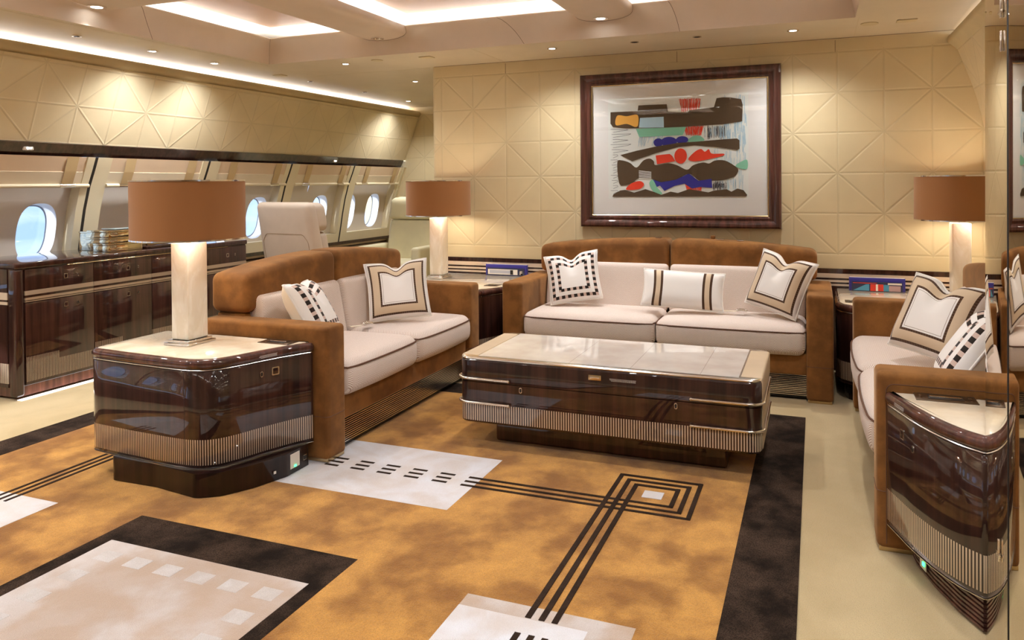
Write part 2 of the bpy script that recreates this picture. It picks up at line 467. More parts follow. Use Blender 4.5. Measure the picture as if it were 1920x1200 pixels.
# right side wall, curved
bm = NB(); uvl = bm.loops.layers.uv.verify()
PR = [(2.115, .842), (2.05, .866), (1.947, .902), (1.871, .928), (1.792, .951), (1.69, .975), (1.616, .989), (1.45, 1.012), (1.25, 1.03), (.9, 1.045), (.0, 1.05)]
arc = 0
for (a, p), (b, q) in zip(PR, PR[1:]):
    d = math.hypot(b - a, q - p)
    f = bm.faces.new([bm.verts.new(t) for t in ((p, 2.3, a), (p, YB, a), (q, YB, b), (q, 2.3, b))])
    for l, (u, v) in zip(f.loops, ((2.3, -arc), (YB, -arc), (YB, -arc - d), (2.3, -arc - d))): l[uvl].uv = (u, v + 5.44)
    arc += d
bmesh.ops.remove_doubles(bm, verts=bm.verts, dist=1e-5)
struct('wall_right', bm, M['wall_side'])
co = struct('trim_4', cornice(-1, .835, (.846, 2.108), (.817, 2.178), .032, 2.10), M['cornice'], sharp=60)
bm = NB(); box(bm, .93, 1.03, YN, YB, 2.182, 2.188); obj('cove_light', bm, M['led_side'], co)
bm = NB(); box(bm, 1.02, 1.045, 2.47, YB - .02, .0, .69); struct('trim_5', bm, M['wain'])
# mirrored partition on the right
TAU = [(2.455, 6.2), (2.36, 4.7), (2.26, 3.3), (2.15, 1.9), (2.05, .4), (1.95, -.8), (1.8, -2.0), (1.6, -3.0), (-9, -3.0)]
def tau(y):
    for (a, p), (b, q) in zip(TAU, TAU[1:]):
        if y >= b: return p + (q - p) * (a - y) / (a - b)
face = [(.437, 2.455)]
while face[-1][1] > YN:
    x, y = face[-1]; d = .012 if y > 1.6 else .5
    face.append((x - d * math.tan(R(tau(y - d / 2))), y - d))
def on_face(ang):                       # where the bowed face is met at this bearing from the doorway
    for (x, y), (p, q) in zip(face, face[1:]):
        if p / q >= math.tan(R(ang)): return p, q
bm = NB(); loft(bm, face + [(1.3, face[-1][1]), (1.3, 2.455)], [(0, 0), (0, ZC - .003)])
part = struct('wall_mirror', bm, M['mirror'])
jx, jy = on_face(11.255)
bm = NB(); box(bm, jx - .0016, jx + .0004, jy - .0018, jy + .0018, 0, ZC - .004)
obj('panel_joint', bm, M['seam'], part)
for z0, z1, ang, cross in ((1.665, 1.76, 11.0, 1), (1.585, 1.635, 11.0, 0), (.345, .40, 10.85, 1)):
    x, y = on_face(ang)
    bm = NB(); rbox(bm, x - .006, x - .001, y - .005, y + .005, z0, z1, .002, 2)
    if cross: rbox(bm, x - .0055, x - .0015, y - .014, y + .026, z0 + .012, z0 + .020, .0018, 2)
    obj('latch', bm, M['chrome'], part)

# ceiling -----------------------------------------------------------
CX0, CX1, CY0, CY1 = -4.02, .22, -1.75, 4.925
bm = NB()
for a in ((-5.4, CX0, YN, YF), (CX1, 1.2, YN, YF), (CX0, CX1, CY1, YF), (CX0, CX1, YN, CY0)):
    box(bm, a[0], a[1], a[2], a[3], ZC, ZC + .01)
ceil = struct('ceiling', bm, M['soffit'])
bm = NB()     # joints in the lining
for x in (-2.27, .24): box(bm, x - .001, x + .001, CY1 + .01, YB - .01, ZC - .0008, ZC)
box(bm, -4.075, -4.072, YN, CY1 + .05, ZC - .0008, ZC); box(bm, -4.075, -2.95, 5.62, 5.623, ZC - .0008, ZC)
obj('lining_joint', bm, M['cornice'], ceil)
rect = [(CX0, CY0), (CX1, CY0), (CX1, CY1), (CX0, CY1)]
bm = NB()
loft(bm, rect, [(0, ZC), (-.006, ZC + .045), (-.015, ZC + .085), (-.028, ZC + .118), (-.044, ZC + .146), (-.062, ZC + .168), (-.078, ZC + .181), (-.075, ZC + .188), (.30, ZC + .19), (.30, 2.52)], cap=(False, False))
bmesh.ops.reverse_faces(bm, faces=bm.faces)
obj('coffer_rim', bm, M['coffer'], ceil, sharp=50)
bm = NB(); box(bm, CX0 - .4, CX1 + .4, CY0 - .4, CY1 + .4, 2.515, 2.55)
obj('upper_ceiling', bm, M['white'], ceil)
RIM = [(0, ZC), (-.006, ZC + .045), (-.015, ZC + .085), (-.028, ZC + .118), (-.044, ZC + .146), (-.062, ZC + .168), (-.078, ZC + .181)]
for kind, p, q in (('c', 1, 0), ('y', -2.03, -1.86), ('y', -.86, -.80), ('x', 3.62, 3.78)):     # mitres and butt joints of the rim
    bm = NB(); P_ = []
    for i, (o_, z) in enumerate(RIM):
        e = o_ + .0005; t_ = i / 6
        P_.append({'c': (CX0 - e, CY1 + e, z), 'y': (q + (p - q) * t_, CY1 + e, z), 'x': (CX0 - e, q + (p - q) * t_, z)}[kind])
    tube(bm, P_, .0017, 5); obj('rim_joint', bm, M['cornice_dark'], ceil)
BX = [(-3.15, -2.75), (-1.48, -1.09)]; BY = [(3.09, 3.49), (1.43, 1.83), (-.2, .2)]
def beam(x0, x1, y0, y1, along):
    bm = NB(); a, b = (y0, y1) if along == 'x' else (x0, x1)
    w = (b - a) / 2; c = (a + b) / 2
    sec = [(a, 2.426), (a, 2.40)] + [(c - w * math.cos(t), 2.40 - .058 * math.sin(t) ** .75) for t in [PI * k / 14 for k in range(1, 14)]] + [(b, 2.40), (b, 2.426)]
    for i in range(len(sec)):
        (p, z), (q, zz) = sec[i - 1], sec[i]
        if along == 'x': v = [(x0, p, z), (x1, p, z), (x1, q, zz), (x0, q, zz)]
        else: v = [(p, y0, z), (p, y1, z), (q, y1, zz), (q, y0, zz)]
        bm.faces.new([bm.verts.new(t) for t in v])
    bmesh.ops.remove_doubles(bm, verts=bm.verts, dist=1e-5); bmesh.ops.recalc_face_normals(bm, faces=bm.faces)
    return bm
for x0, x1 in BX:
    obj('coffer_beam', beam(x0, x1, CY0 + .04, CY1 - .02, 'y'), M['coffer'], ceil, sharp=50)
    c_, w_ = (x0 + x1) / 2, (x1 - x0) / 2; bm = NB()
    sec = [(x0 + .001, 2.42), (x0 + .001, 2.40)] + [(c_ - w_ * math.cos(t), 2.40 - .0585 * math.sin(t) ** .75) for t in [PI * k / 14 for k in range(1, 14)]] + [(x1 - .001, 2.40), (x1 - .001, 2.42)]
    yz = lambda z: CY1 - (.015 + (z - ZC - .085) * .40 if z < ZC + .118 else .028 + (z - ZC - .118) * .75) - .002
    tube(bm, [(x, yz(z), z) for x, z in sec], .0017, 5); obj('rim_joint', bm, M['cornice_dark'], ceil)
for y0, y1 in BY: obj('coffer_beam', beam(CX0 + .04, CX1 - .04, y0, y1, 'x'), M['coffer'], ceil, sharp=50)
# cells between the beams: blush panel above, light strips along the beams and the rim
xs = [(CX0 + .06, BX[0][0]), (BX[0][1], BX[1][0]), (BX[1][1], CX1 - .06)]
ys = [(BY[0][1], CY1 - .06), (BY[1][1], BY[0][0]), (BY[2][1], BY[1][0]), (CY0 + .06, BY[2][0])]
for x0, x1 in xs:
    for y0, y1 in ys:
        bm = NB(); box(bm, x0 + .02, x1 - .02, y0 + .02, y1 - .02, 2.509, 2.514)
        obj('ceiling_panel', bm, M['blush'], ceil)
bm = NB()
for x0, x1 in BX: box(bm, (x0 + x1) / 2 - .02, (x0 + x1) / 2 + .02, CY0 + .1, CY1 - .1, 2.428, 2.434)
for y0, y1 in BY:
    for x0, x1 in xs: box(bm, x0 + .02, x1 - .02, (y0 + y1) / 2 - .02, (y0 + y1) / 2 + .02, 2.428, 2.434)
for a in ((CX0 - .16, CX0 - .12, CY0, CY1), (CX1 + .12, CX1 + .16, CY0, CY1), (CX0, CX1, CY1 + .12, CY1 + .16), (CX0, CX1, CY0 - .16, CY0 - .12)):
    box(bm, *a, 2.430, 2.436)
obj('cove_light', bm, M['led'], ceil)

# left window wall ---------------------------------------------------
bm = NB()     # dark rail above the blinds
for k in range(2):
    pass
q = [(-4.800, 1.583), (-4.785, 1.575), (-4.83, 1.492), (-4.95, 1.49), (-4.95, 1.583)]
for i in range(len(q)):
    (a, b), (c, d) = q[i - 1], q[i]
    bm.faces.new([bm.verts.new(t) for t in ((a, YN, b), (a, 8.38, b), (c, 8.38, d), (c, YN, d))])
bm.faces.new([bm.verts.new((a, 8.38, b)) for a, b in q])
bmesh.ops.remove_doubles(bm, verts=bm.verts, dist=1e-5); bmesh.ops.recalc_face_normals(bm, faces=bm.faces)
rail = struct('trim_6', bm, M['wood'])
for y in (3.49, 6.93):
    bm = NB(); rbox(bm, -4.83, -4.795, y - .035, y + .035, 1.522, 1.548, .008, 2); b_ = obj('reading_light', bm, M['white_paint'], rail)
    bm = NB(); rbox(bm, -4.7965, -4.793, y - .015, y - .004, 1.530, 1.541, .0015, 1); rbox(bm, -4.7965, -4.793, y + .004, y + .018, 1.532, 1.538, .0015, 1)
    obj('lens', bm, M['lens'], b_)
bm = NB()     # lower side wall: ledge, striped wainscot
strip(bm, [0, .60], YN, YF); ob = struct('trim_7', bm, M['wain_low'])
bm = NB(); box(bm, -5.10, -5.02, 5.14, 8.44, .60, .635); struct('trim_8', bm, M['wood'])
bm = NB(); strip(bm, [.0, .6, .775, .95, 1.115, 1.283, 1.49], 8.40, YF, .06); struct('trim_9', bm, M['frame_cream'])
GAPS = [8.40 - 1.1 * k for k in range(10)]
WIN = {0: (.222, .752), 1: (.77,), 2: (.34, .87), 3: (.87,), 4: (.34, .82), 5: (.34, .87), 6: (.34, .87), 7: (.34, .87), 8: (.34, .87)}
def oval(cy, cz, hy, hz, n=48, p=2.6):
    out = []
    for k in range(n):
        t = 2 * PI * k / n; c, s = math.cos(t), math.sin(t)
        out.append((cy + hy * math.copysign(abs(c) ** (2 / p), c), cz + hz * math.copysign(abs(s) ** (2 / p), s)))
    return out
def window_bay(k, num):
    y1 = GAPS[k]; y0 = y1 - 1.1
    off = WIN[k]
    F = .055; D = -.035
    # frame: cream pillar, narrow strip on the far side, sill and head
    bm = NB()
    zf = [.632, .70, .775, .95, 1.115, 1.20, 1.283, 1.40, 1.49]
    def slab(a, b, zl):
        for i in range(len(zl) - 1):
            z, w = zl[i], zl[i + 1]
            A = [(xw(z) + F, a, z), (xw(z) + F, b, z), (xw(w) + F, b, w), (xw(w) + F, a, w)]
            bm.faces.new([bm.verts.new(t) for t in A][::-1])
            for yy, rev in ((a, 1), (b, 0)):
                B = [(xw(z) + F, yy, z), (xw(w) + F, yy, w), (xw(w) + D, yy, w), (xw(z) + D, yy, z)]
                bm.faces.new([bm.verts.new(t) for t in (B[::-1] if rev else B)])
    slab(y0 + .012, y0 + .135, zf); slab(y1 - .07, y1 - .010, zf)
    slab(y0 + .135, y1 - .07, [.632, .70, .735])
    A = [(xw(.735) + F, y0 + .135, .735), (xw(.735) + F, y1 - .07, .735), (xw(.735) + D, y1 - .07, .735), (xw(.735) + D, y0 + .135, .735)]
    bm.faces.new([bm.verts.new(t) for t in A])
    bmesh.ops.remove_doubles(bm, verts=bm.verts, dist=1e-5)
    w = struct('window_%d' % num, bm, M['frame_cream'])
    bm = NB(); strip(bm, zf, y0 - .011, y0 + .013, .0552); obj('joint', bm, M['seam'], w)
    # recessed panel with the window openings in it
    bm = NB(); a, b = y0 + .135, y1 - .07; z0, z1 = .735, 1.49
    X = lambda z: xw(z) + D
    cuts = [a] + [y0 + (off[i] + off[i + 1]) / 2 for i in range(len(off) - 1)] + [b]
    if len(off) == 1: cuts = [y0 + off[0] - .27, b]; 
    if cuts[0] > a:
        zz = [z0, .95, 1.115, 1.283, z1]
        for i in range(4):
            q = [(X(zz[i]), a, zz[i]), (X(zz[i]), cuts[0], zz[i]), (X(zz[i + 1]), cuts[0], zz[i + 1]), (X(zz[i + 1]), a, zz[i + 1])]
            bm.faces.new([bm.verts.new(t) for t in q][::-1])
    rev = NB(); panes = []
    for i, oy in enumerate(off):
        cy, cz = y0 + oy, .965
        ov = oval(cy, cz, .146, .202); n = len(ov)
        L, H = cuts[i], cuts[i + 1]
        rc = []
        for k_, (yy, zz) in enumerate(ov):
            dy, dz = (yy - cy) / .146, (zz - cz) / .202
            m = max(abs(dy), abs(dz)); dy, dz = dy / m, dz / m
            rc.append((cy + dy * ((H - cy) if dy > 0 else (cy - L)), cz + dz * ((1.20 - cz) if dz > 0 else (cz - z0))))
        for k_ in range(n):
            j = (k_ + 1) % n
            q = [(X(ov[k_][1]), *ov[k_]), (X(ov[j][1]), *ov[j]), (X(rc[j][1]), *rc[j]), (X(rc[k_][1]), *rc[k_])]
            bm.faces.new([bm.verts.new(t) for t in q])
        q = [(X(1.20), L, 1.20), (X(1.20), H, 1.20), (X(1.49), H, 1.49), (X(1.49), L, 1.49)]
        bm.faces.new([bm.verts.new(t) for t in q][::-1])
        # opening: lining then outer pane
        iv = oval(cy, cz, .136, .190)
        for k_ in range(n):
            j = (k_ + 1) % n
            q = [(X(ov[k_][1]), *ov[k_]), (X(ov[j][1]), *ov[j]), (X(iv[j][1]) - .085, *iv[j]), (X(iv[k_][1]) - .085, *iv[k_])]
            rev.faces.new([rev.verts.new(t) for t in q][::-1])
        panes.append((iv, oval(cy, cz, .128, .181)))
    bmesh.ops.remove_doubles(bm, verts=bm.verts, dist=1e-5)
    obj('window_panel', bm, M['panel'], w, sharp=60)
    bmesh.ops.remove_doubles(rev, verts=rev.verts, dist=1e-5)
    obj('window_lining', rev, M['reveal'], w, sharp=60)
    for iv, gv in panes:
        g = NB(); n = len(iv)
        for k_ in range(n):
            j = (k_ + 1) % n
            q = [(X(iv[k_][1]) - .085, *iv[k_]), (X(iv[j][1]) - .085, *iv[j]), (X(gv[j][1]) - .089, *gv[j]), (X(gv[k_][1]) - .089, *gv[k_])]
            g.faces.new([g.verts.new(t) for t in q][::-1])
        bmesh.ops.remove_doubles(g, verts=g.verts, dist=1e-5)
        obj('window_seal', g, G_SEAL, w)
        g = NB(); plate(g, [(X(z) - .090, y, z) for y, z in gv], (-1, 0, 0), .006); obj('pane', g, M['glass'], w)
    return y0, y1
G_SEAL = G('window seal', (.30, .36, .46), .5).m
SHADE = ['cloth blind with two tan straps on the farthest window bay', 'cloth blind with two tan straps above the low-backed beige armchair seen from behind',
         'cloth blind in the second window bay along, partly behind the brown lamp shade', 'cloth blind with tan straps in the bay above the stacked shiny boxes',
         'cloth blind with a chrome clip at the left edge of the photo']
for k in range(9):
    y0, y1 = window_bay(k, k + 1)
    a, b = y0 + .137, y1 - .012
    if k > 4: continue
    t = thing('window_blind', SHADE[k], 'blind', (-4.88, (a + b) / 2, 1.27), 0, 'half raised cloth blinds')
    bm = NB()
    def cloth(bm, zl, a, b, d, mi=0):
        for i in range(len(zl) - 1):
            z, w = zl[i], zl[i + 1]
            q = [(xw(z) + d[i], a, z), (xw(z) + d[i], b, z), (xw(w) + d[i + 1], b, w), (xw(w) + d[i + 1], a, w)]
            f = bm.faces.new([bm.verts.new(t_) for t_ in q][::-1]); f.material_index = mi
    cloth(bm, [1.30, 1.384], a, b, (.052, .052), 0); cloth(bm, [1.384, 1.386], a, b, (.052, .046), 0)
    cloth(bm, [1.386, 1.49], a, b, (.046, .046), 1)
    obj('blind_cloth', bm, [M['shade_cloth'], M['shade_fold']], t)
    bm = NB(); tube(bm, [(xw(1.288) + .058, a, 1.288), (xw(1.288) + .058, b + .004, 1.288)], .0135, 12); obj('bottom_bar', bm, M['frame_cream'], t)
    for yy in (a + .17, b - .17):
        bm = NB(); cloth(bm, [1.302, 1.388, 1.489], yy - .045, yy + .045, (.056, .056, .051)); obj('strap', bm, M['strap'], t)
        bm = NB(); tube(bm, [(xw(1.288) + .058, yy - .06, 1.288), (xw(1.288) + .058, yy + .06, 1.288)], .0155, 12)
        obj('clip', bm, M['chrome'], t)

# recessed lamps and fittings in the ceiling lining -------------------
def downlight(x, y, z, label, lit=True, r=.036, group='ceiling downlights', power=PW, cone=140):
    t = thing('downlight', label, 'downlight', (x, y, z), 0, group)
    bm = NB(); disc(bm, (x, y), r, z - .006, z + .002, 28, 0, r * .62); obj('trim_ring', bm, M['chrome'], t)
    bm = NB(); disc(bm, (x, y), r * .63, z - .001, z + .003, 24); obj('lens', bm, M['lens'] if lit else M['nickel'], t)
    if not lit:
        return
    l = bpy.data.lights.new('downlight_beam', 'SPOT'); l.energy = power; l.color = (.985, .99, 1); l.spot_size = R(cone); l.spot_blend = 1; l.shadow_soft_size = .03
    o = bpy.data.objects.new('downlight_beam', l); link(o, t); o.location = (0, 0, -.012)
for x, y, lb in ((-4.35, 4.09, 'lit downlight nearest the left edge in the row along the side wall'), (-4.35, 4.69, 'lit downlight second from the left in the row along the side wall'),
                 (-4.345, 7.73, 'lit downlight at the far end of the side row, by the far bulkhead'), (-3.45, 5.137, 'lit downlight beside the round ceiling cover, past the coffer corner'),
                 (-3.455, 6.278, 'lit downlight over the passage just left of the panelled wall'), (-1.735, 5.154, 'lit downlight in front of the panelled wall, left of the picture'),
                 (-.13, 5.168, 'lit downlight in front of the panelled wall, above the right of the picture')):
    downlight(x, y, ZC, lb, power=PW * (1.5 if x < -4 else 1))
FILL = 'added fill downlight over the near part of the cabin, out of view'  # unseen lamps, added to light the room evenly
for x, y in ((-4.35, 2.3), (-4.35, 1.1), (-4.35, -.1), (.33, 1.7), (.33, .5), (.33, -.9)): downlight(x, y, ZC, FILL, power=PW * (1.5 if x < -4 else 1))
for x, y in ((-2.95, 3.29), (-1.285, 3.29), (.05, 3.29), (-3.75, 1.63), (-2.95, 1.63), (-1.285, 1.63), (.05, 1.63), (-3.75, 0), (-2.95, 0), (-1.285, 0), (.05, 0)): downlight(x, y, 2.3415, FILL, True, .05, 'ceiling downlights')
downlight(-3.93, 3.29, 2.3415, 'lit downlight under the cross beam at the top left of the photo', True, .052, 'beam downlights', PW, 95)
downlight(-2.95, 4.80, 2.3415, 'unlit downlight under the end of the left ceiling beam', False, .048, 'beam downlights')
downlight(-1.285, 4.80, 2.3415, 'lit downlight under the end of the right ceiling beam', True, .048, 'beam downlights', PW, 95)
for x, y, lb in ((-4.35, 3.493, 'small dark ceiling nozzle at the left end of the side row'), (-4.325, 5.871, 'small dark ceiling nozzle past the square cover in the side row'),
                 (-4.32, 6.78, 'small dark ceiling nozzle nearest the far bulkhead'), (-1.142, 5.152, 'small dark ceiling nozzle above the left part of the picture'),
                 (-.722, 5.134, 'small dark ceiling nozzle above the middle of the picture')):
    t = thing('air_vent', lb, 'air vent', (x, y, ZC), 0, 'dark ceiling nozzles')
    bm = NB(); disc(bm, (x, y), .028, ZC - .006, ZC - .0005, 20, 0, .02); obj('ring', bm, M['nickel'], t)
    bm = NB(); disc(bm, (x, y), .0195, ZC - .003, ZC - .0003, 20); rbox(bm, x - .018, x + .018, y - .003, y + .003, ZC - .008, ZC - .003, .001, 1); obj('core', bm, M['black'], t)
for x, y, w, lb in ((-4.332, 5.448, .05, 'square ceiling cover in the side row by the cove light'), (-2.724, 5.131, .05, 'square ceiling cover near the corner of the panelled wall'),
                    (.51, 5.139, .055, 'square ceiling cover above the right hand lamp')):
    bm = NB(); rbox(bm, x - w, x + w, y - .04, y + .04, ZC - .006, ZC - .0005, .003, 1)
    tag(obj('ceiling_cover', bm, M['cornice']), lb, 'ceiling cover', 'ceiling covers')
for x, y, r, lb in ((-3.142, 5.105, .045, 'round ceiling cover between two downlights left of the panelled wall'), (.308, 5.15, .05, 'round ceiling cover right of the last downlight')):
    bm = NB(); disc(bm, (x, y), r, ZC - .005, ZC - .0005, 32); tag(obj('ceiling_cover', bm, M['cornice']), lb, 'ceiling cover', 'ceiling covers')

# carpet ---------------------------------------------------------------
bm = NB()
def flat(x0, x1, y0, y1, lvl, mi): box(bm, x0, x1, y0, y1, .0002 if lvl == 0 else .003, .004 + .0006 * lvl, mi)
RX0, RX1, RY0, RY1 = -3.815, -.055, .2, 4.40
flat(RX0, RX1, RY0, RY1, 0, 1)
flat(RX0 + .205, RX1 - .208, RY0 + .21, RY1 - .21, 1, 0)
flat(-2.43, -1.452, .6, 2.205, 2, 1); flat(-2.365, -1.51, .66, 2.012, 3, 3)
for i in range(6):
    for j in range(9):
        if i in (0, 5) or j in (0, 8): flat(-2.31 + i * .1355, -2.233 + i * .1355, 1.884 - j * .134, 1.948 - j * .134, 4, 4)
flat(-2.30, -1.345, 2.665, 3.236, 2, 2)
flat(-3.42, -2.846, 1.60, 2.172, 2, 2)
flat(-1.01, -.482, 1.45, 2.143, 2, 3); flat(-1.01, -.606, 1.45, 2.077, 3, 2)
for y0, y1 in ((2.905, 2.921), (2.947, 2.963), (2.990, 3.006)):
    for k in range(5): flat(-2.088 + .137 * k, -2.018 + .137 * k, y0, y1, 4, 5)
for y, xe, k in ((2.911, -.444, 0), (2.953, -.485, 1), (2.997, -.524, 2)):
    flat(-1.402, xe, y - .008, y + .008, 5, 5)
for x, xe, yb, yt in ((-.789, -.444, 2.911, 3.268), (-.747, -.485, 2.953, 3.222), (-.707, -.524, 2.997, 3.178)):
    flat(x - .009, x + .009, 2.082, yt, 6, 5)
    flat(x, xe, yt - .016, yt, 7, 5); flat(xe - .017, xe, yb, yt, 8, 5)
    for k in range(3): flat(x - .009, x + .009, 1.925 - .137 * k, 2.002 - .137 * k, 6, 5)
for x in (-3.145, -3.105, -3.066): flat(x - .0075, x + .0075, 2.105, 3.9, 5, 5)
flat(-.661, -.581, 3.053, 3.124, 4, 2)
tag(obj('rug', bm, [M['amber'], M['dark_pile'], M['ivory_pile'], M['blush_pile'], M['square_pile'], M['line_pile']]),
    'amber carpet with black border, pale patches and triple black lines', 'rug')
# ================================================================== sofas
AW, AD, AH = .145, .74, .622
def sofa(label, L, loc, rz, zb=.0, edge_seam=False):
    """drawn with its front towards -y, arm fronts on y = 0"""
    t = thing('sofa', label, 'sofa', loc, rz, 'brown suede sofas')
    h = L / 2; q = h - AW
    P = lambda name, bm, m, par=t, sharp=38: obj(name, bm, m, par, sharp, world=False)
    for s in (-1, 1):
        bm = NB(); a, b = (-h, -q) if s < 0 else (q, h)
        rbox(bm, a, b, 0, AD, .010, AH, .022, 4)
        arm = P('armrest', bm, M['suede'])
        bm = NB(); tube(bm, [(x, y, .210) for x, y in fillet([(a - .0002, -.0002), (b + .0002, -.0002), (b + .0002, AD), (a - .0002, AD)], .022, 4)], .0016, 4, closed=True); P('seam', bm, M['pipe'], arm)
        if edge_seam and s > 0:
            bm = NB(); tube(bm, [(b, .030, .03)] + [(b, .030 + .025 * (1 - math.cos(t)), AH - .065 + .025 * math.sin(t)) for t in [PI * k / 12 for k in range(7)]] + [(b, AD - .01, AH - .040)], .0018, 5); P('seam', bm, M['pipe'], arm)
        bm = NB(); box(bm, a + .008, b - .008, .008, AD - .01, zb, .024, 0, .002, 1); P('plinth', bm, M['brass'], arm)
    bm = NB(); rbox(bm, -q - .002, q + .002, .035, .62, .150, .275, .008, 2); P('base_rail', bm, M['suede'])
    bm = NB(); zz = .150; pr = [(.062, zz)]
    for k in range(12):
        pr += [(.050, zz - .002), (.050, zz - .0065), (.062, zz - .0075)]; zz -= .0105
    pr += [(.062, .012)]
    for i in range(len(pr) - 1):
        (y, z), (yy, w) = pr[i], pr[i + 1]
        f = bm.faces.new([bm.verts.new(v) for v in ((-q, y, z), (-q, yy, w), (q, yy, w), (q, y, z))])
        f.material_index = 0 if y == yy == .050 else 1
    box(bm, -q, q, .064, .60, max(zb, .012), .149, 1)
    P('grille', bm, [M['nickel'], M['black']], sharp=20)
    bm = NB(); rbox(bm, -q - .03, q + .03, .565, .75, .03, .64, .02, 3); P('back_frame', bm, M['suede'])
    for s in (-1, 1):
        x0, x1 = (-q + .003, -.002) if s < 0 else (.002, q - .003)
        def seat(x, y, z):
            u = (2 * x - x0 - x1) / (x1 - x0); v = (y - .0) / .5; w = (z - .262) / .17
            cr = max(0, 1 - u ** 4) * max(0, 1 - (2 * v - 1) ** 4)
            if w > .7: z += .012 * cr * (w - .7) / .3
            y -= (.014 * max(0, 1 - u * u) + .010 * math.sin(PI * min(max(w, 0), 1))) * max(0, 1 - 2.2 * v)
            return (x, y, z)
        bm = NB(); rbox(bm, x0, x1, -.004, .50, .262, .432, .05, 5, (14, 8, 3), seat)
        c = P('seat_cushion', bm, M['weave'], sharp=80)
        bm = NB(); path = []
        for k in range(8): path.append((x0 + .0005, .20 - .02 * k - .0, .402))
        path = [(x0 + .0005, y, .404) for y in (.3, .2, .1, .05)]
        for k in range(21):
            x = x0 + .012 + (x1 - x0 - .024) * k / 20
            p = seat(x, -.004, .402); e = min(k, 20 - k)
            path.append((p[0], p[1] + (.012 if e == 0 else .003 if e == 1 else -.0005), .402))
        path += [(x1 - .0005, y, .404) for y in (.05, .1, .2, .3)]
        tube(bm, path, .0042, 6); P('piping', bm, M['pipe'], c)
        def lean(x, y, z): return (x, y + (z - .45) * .20 - .018 * max(0, 1 - ((2 * x - x0 - x1) / (x1 - x0)) ** 2) * (1 if y < .5 else 0), z)
        bm = NB(); rbox(bm, x0 + .004, x1 - .004, .452, .555, .40, .722, .03, 4, (8, 2, 6), lean)
        P('back_cushion', bm, M['weave'], sharp=80)
        bx0, bx1 = (-h + .085, -.0015) if s < 0 else (.0015, h - .085)
        def arch(x, y, z):
            u = abs(x) / (h - .085)
            if z > .66: z += (.058 * (1 - u ** 2.2)) * (z - .66) / .175
            return (x, y, z)
        bm = NB(); rbox(bm, bx0, bx1, .530, .765, .640, .832, .040, 5, (12, 4, 4), arch)
        P('backrest_bolster', bm, M['suede'], sharp=80)
    return t
LB = 2.042; back = sofa('long brown suede sofa standing under the framed picture', LB, (-.929, 4.70, 0), 0)
LL = 1.695; left = sofa('brown suede sofa between the two left end tables, its back to the windows', LL, (-2.070, 2.915 + LL / 2, .007), R(90))
LR = 1.86; right = sofa('brown suede sofa at the right, its end against the mirrored partition', LR, (.192, 2.902 + LR / 2, 0), R(-90), edge_seam=True)
# small fittings on top of the long sofa's back
for x, lb, w in ((-1.02, 'tiny chrome fitting left of the middle on the back of the long sofa', .02), (-.60, 'tiny chrome fitting right of the middle on the back of the long sofa', .024), (-.47, 'tiny chrome fitting farthest right on the back of the long sofa', .022)):
    u = abs(x + .929) / (LB / 2 - .085); z = .832 + .058 * (1 - u ** 2.2)
    bm = NB(); rbox(bm, x - w, x + w, 5.315, 5.36, z + .0005, z + .008, .003, 2); tag(obj('fitting', bm, M['chrome']), lb, 'fitting')
u = abs(-.66 + .929) / (LB / 2 - .085); z = .832 + .058 * (1 - u ** 2.2)
bm = NB(); rbox(bm, -.675, -.645, 5.40, 5.43, z - .001, z + .022, .006, 2); tag(obj('peg', bm, M['suede']), 'small brown peg standing on the back of the long sofa', 'peg')

# ================================================================== cushions
def pillow(label, kind, loc, size, yaw, tilt, roll, T=.062, chop=.17, rib=True):
    t = thing('throw_pillow', label, 'pillow', (0, 0, 0), 0, 'loose cushions')
    m = Matrix.LocRotScale(Vector(loc), (Matrix.Rotation(R(yaw), 3, 'Z') @ Matrix.Rotation(R(tilt), 3, 'X') @ Matrix.Rotation(R(roll), 3, 'Y')), None)
    t.matrix_world = m; t.rotation_mode = 'XYZ'
    W, H = size[0] / 2, size[1] / 2; N = 28
    bm = NB(); uvl = bm.loops.layers.uv.verify()
    V = {}
    def pt(i, j, s):
        u, v = 2 * i / N - 1, 2 * j / N - 1
        x = u * W * (1 - .05 * (1 - v * v)); z = v * H * (1 - .045 * (1 - u * u))
        c = chop * math.exp(-(u / .26) ** 2) * max(0, v + .25) ** 1.3
        z -= H * c * 1.15; x *= 1 + .05 * max(0, v) ** 2 * (1 if chop else 0)
        th = T * (max(0, 1 - u ** 4) * max(0, 1 - v ** 4)) ** .55 * (1 - .55 * math.exp(-(u / .2) ** 2) * max(0, v) * (1 if chop else 0))
        return (x, s * th, z)
    for s in (-1, 1):
        for i in range(N):
            for j in range(N):
                q = [(i, j), (i + 1, j), (i + 1, j + 1), (i, j + 1)]
                vs = []
                for a, b in q:
                    k = (a, b, 0 if a in (0, N) or b in (0, N) else s)
                    if k not in V: V[k] = bm.verts.new(pt(a, b, s))
                    vs.append(V[k])
                f = bm.faces.new(vs if s < 0 else vs[::-1]); f.material_index = 0 if s < 0 else 1
                for l, (a, b) in zip(f.loops, q if s < 0 else q[::-1]): l[uvl].uv = (2 * a / N - 1, 2 * b / N - 1)
    obj('cover', bm, [M['pillow_' + kind], M['pillow_back']], t, 80, world=False)
    if rib:
        bm = NB(); path = [pt(i, 0, 1) for i in range(N)] + [pt(N, j, 1) for j in range(N)] + [pt(i, N, 1) for i in range(N, 0, -1)] + [pt(0, j, 1) for j in range(N, 0, -1)]
        tube(bm, path, .0052, 6, closed=True); obj('piping', bm, M['white_cloth'], t, 80, world=False)
    return t
M['white_cloth'] = G('white cloth edge', (.84, .80, .74), .9).m
pillow('white cushion with black chequered bands at the near end of the left sofa', 'check', (-2.402, 3.254, .627), (.37, .35), 111, -30, 4, .078)
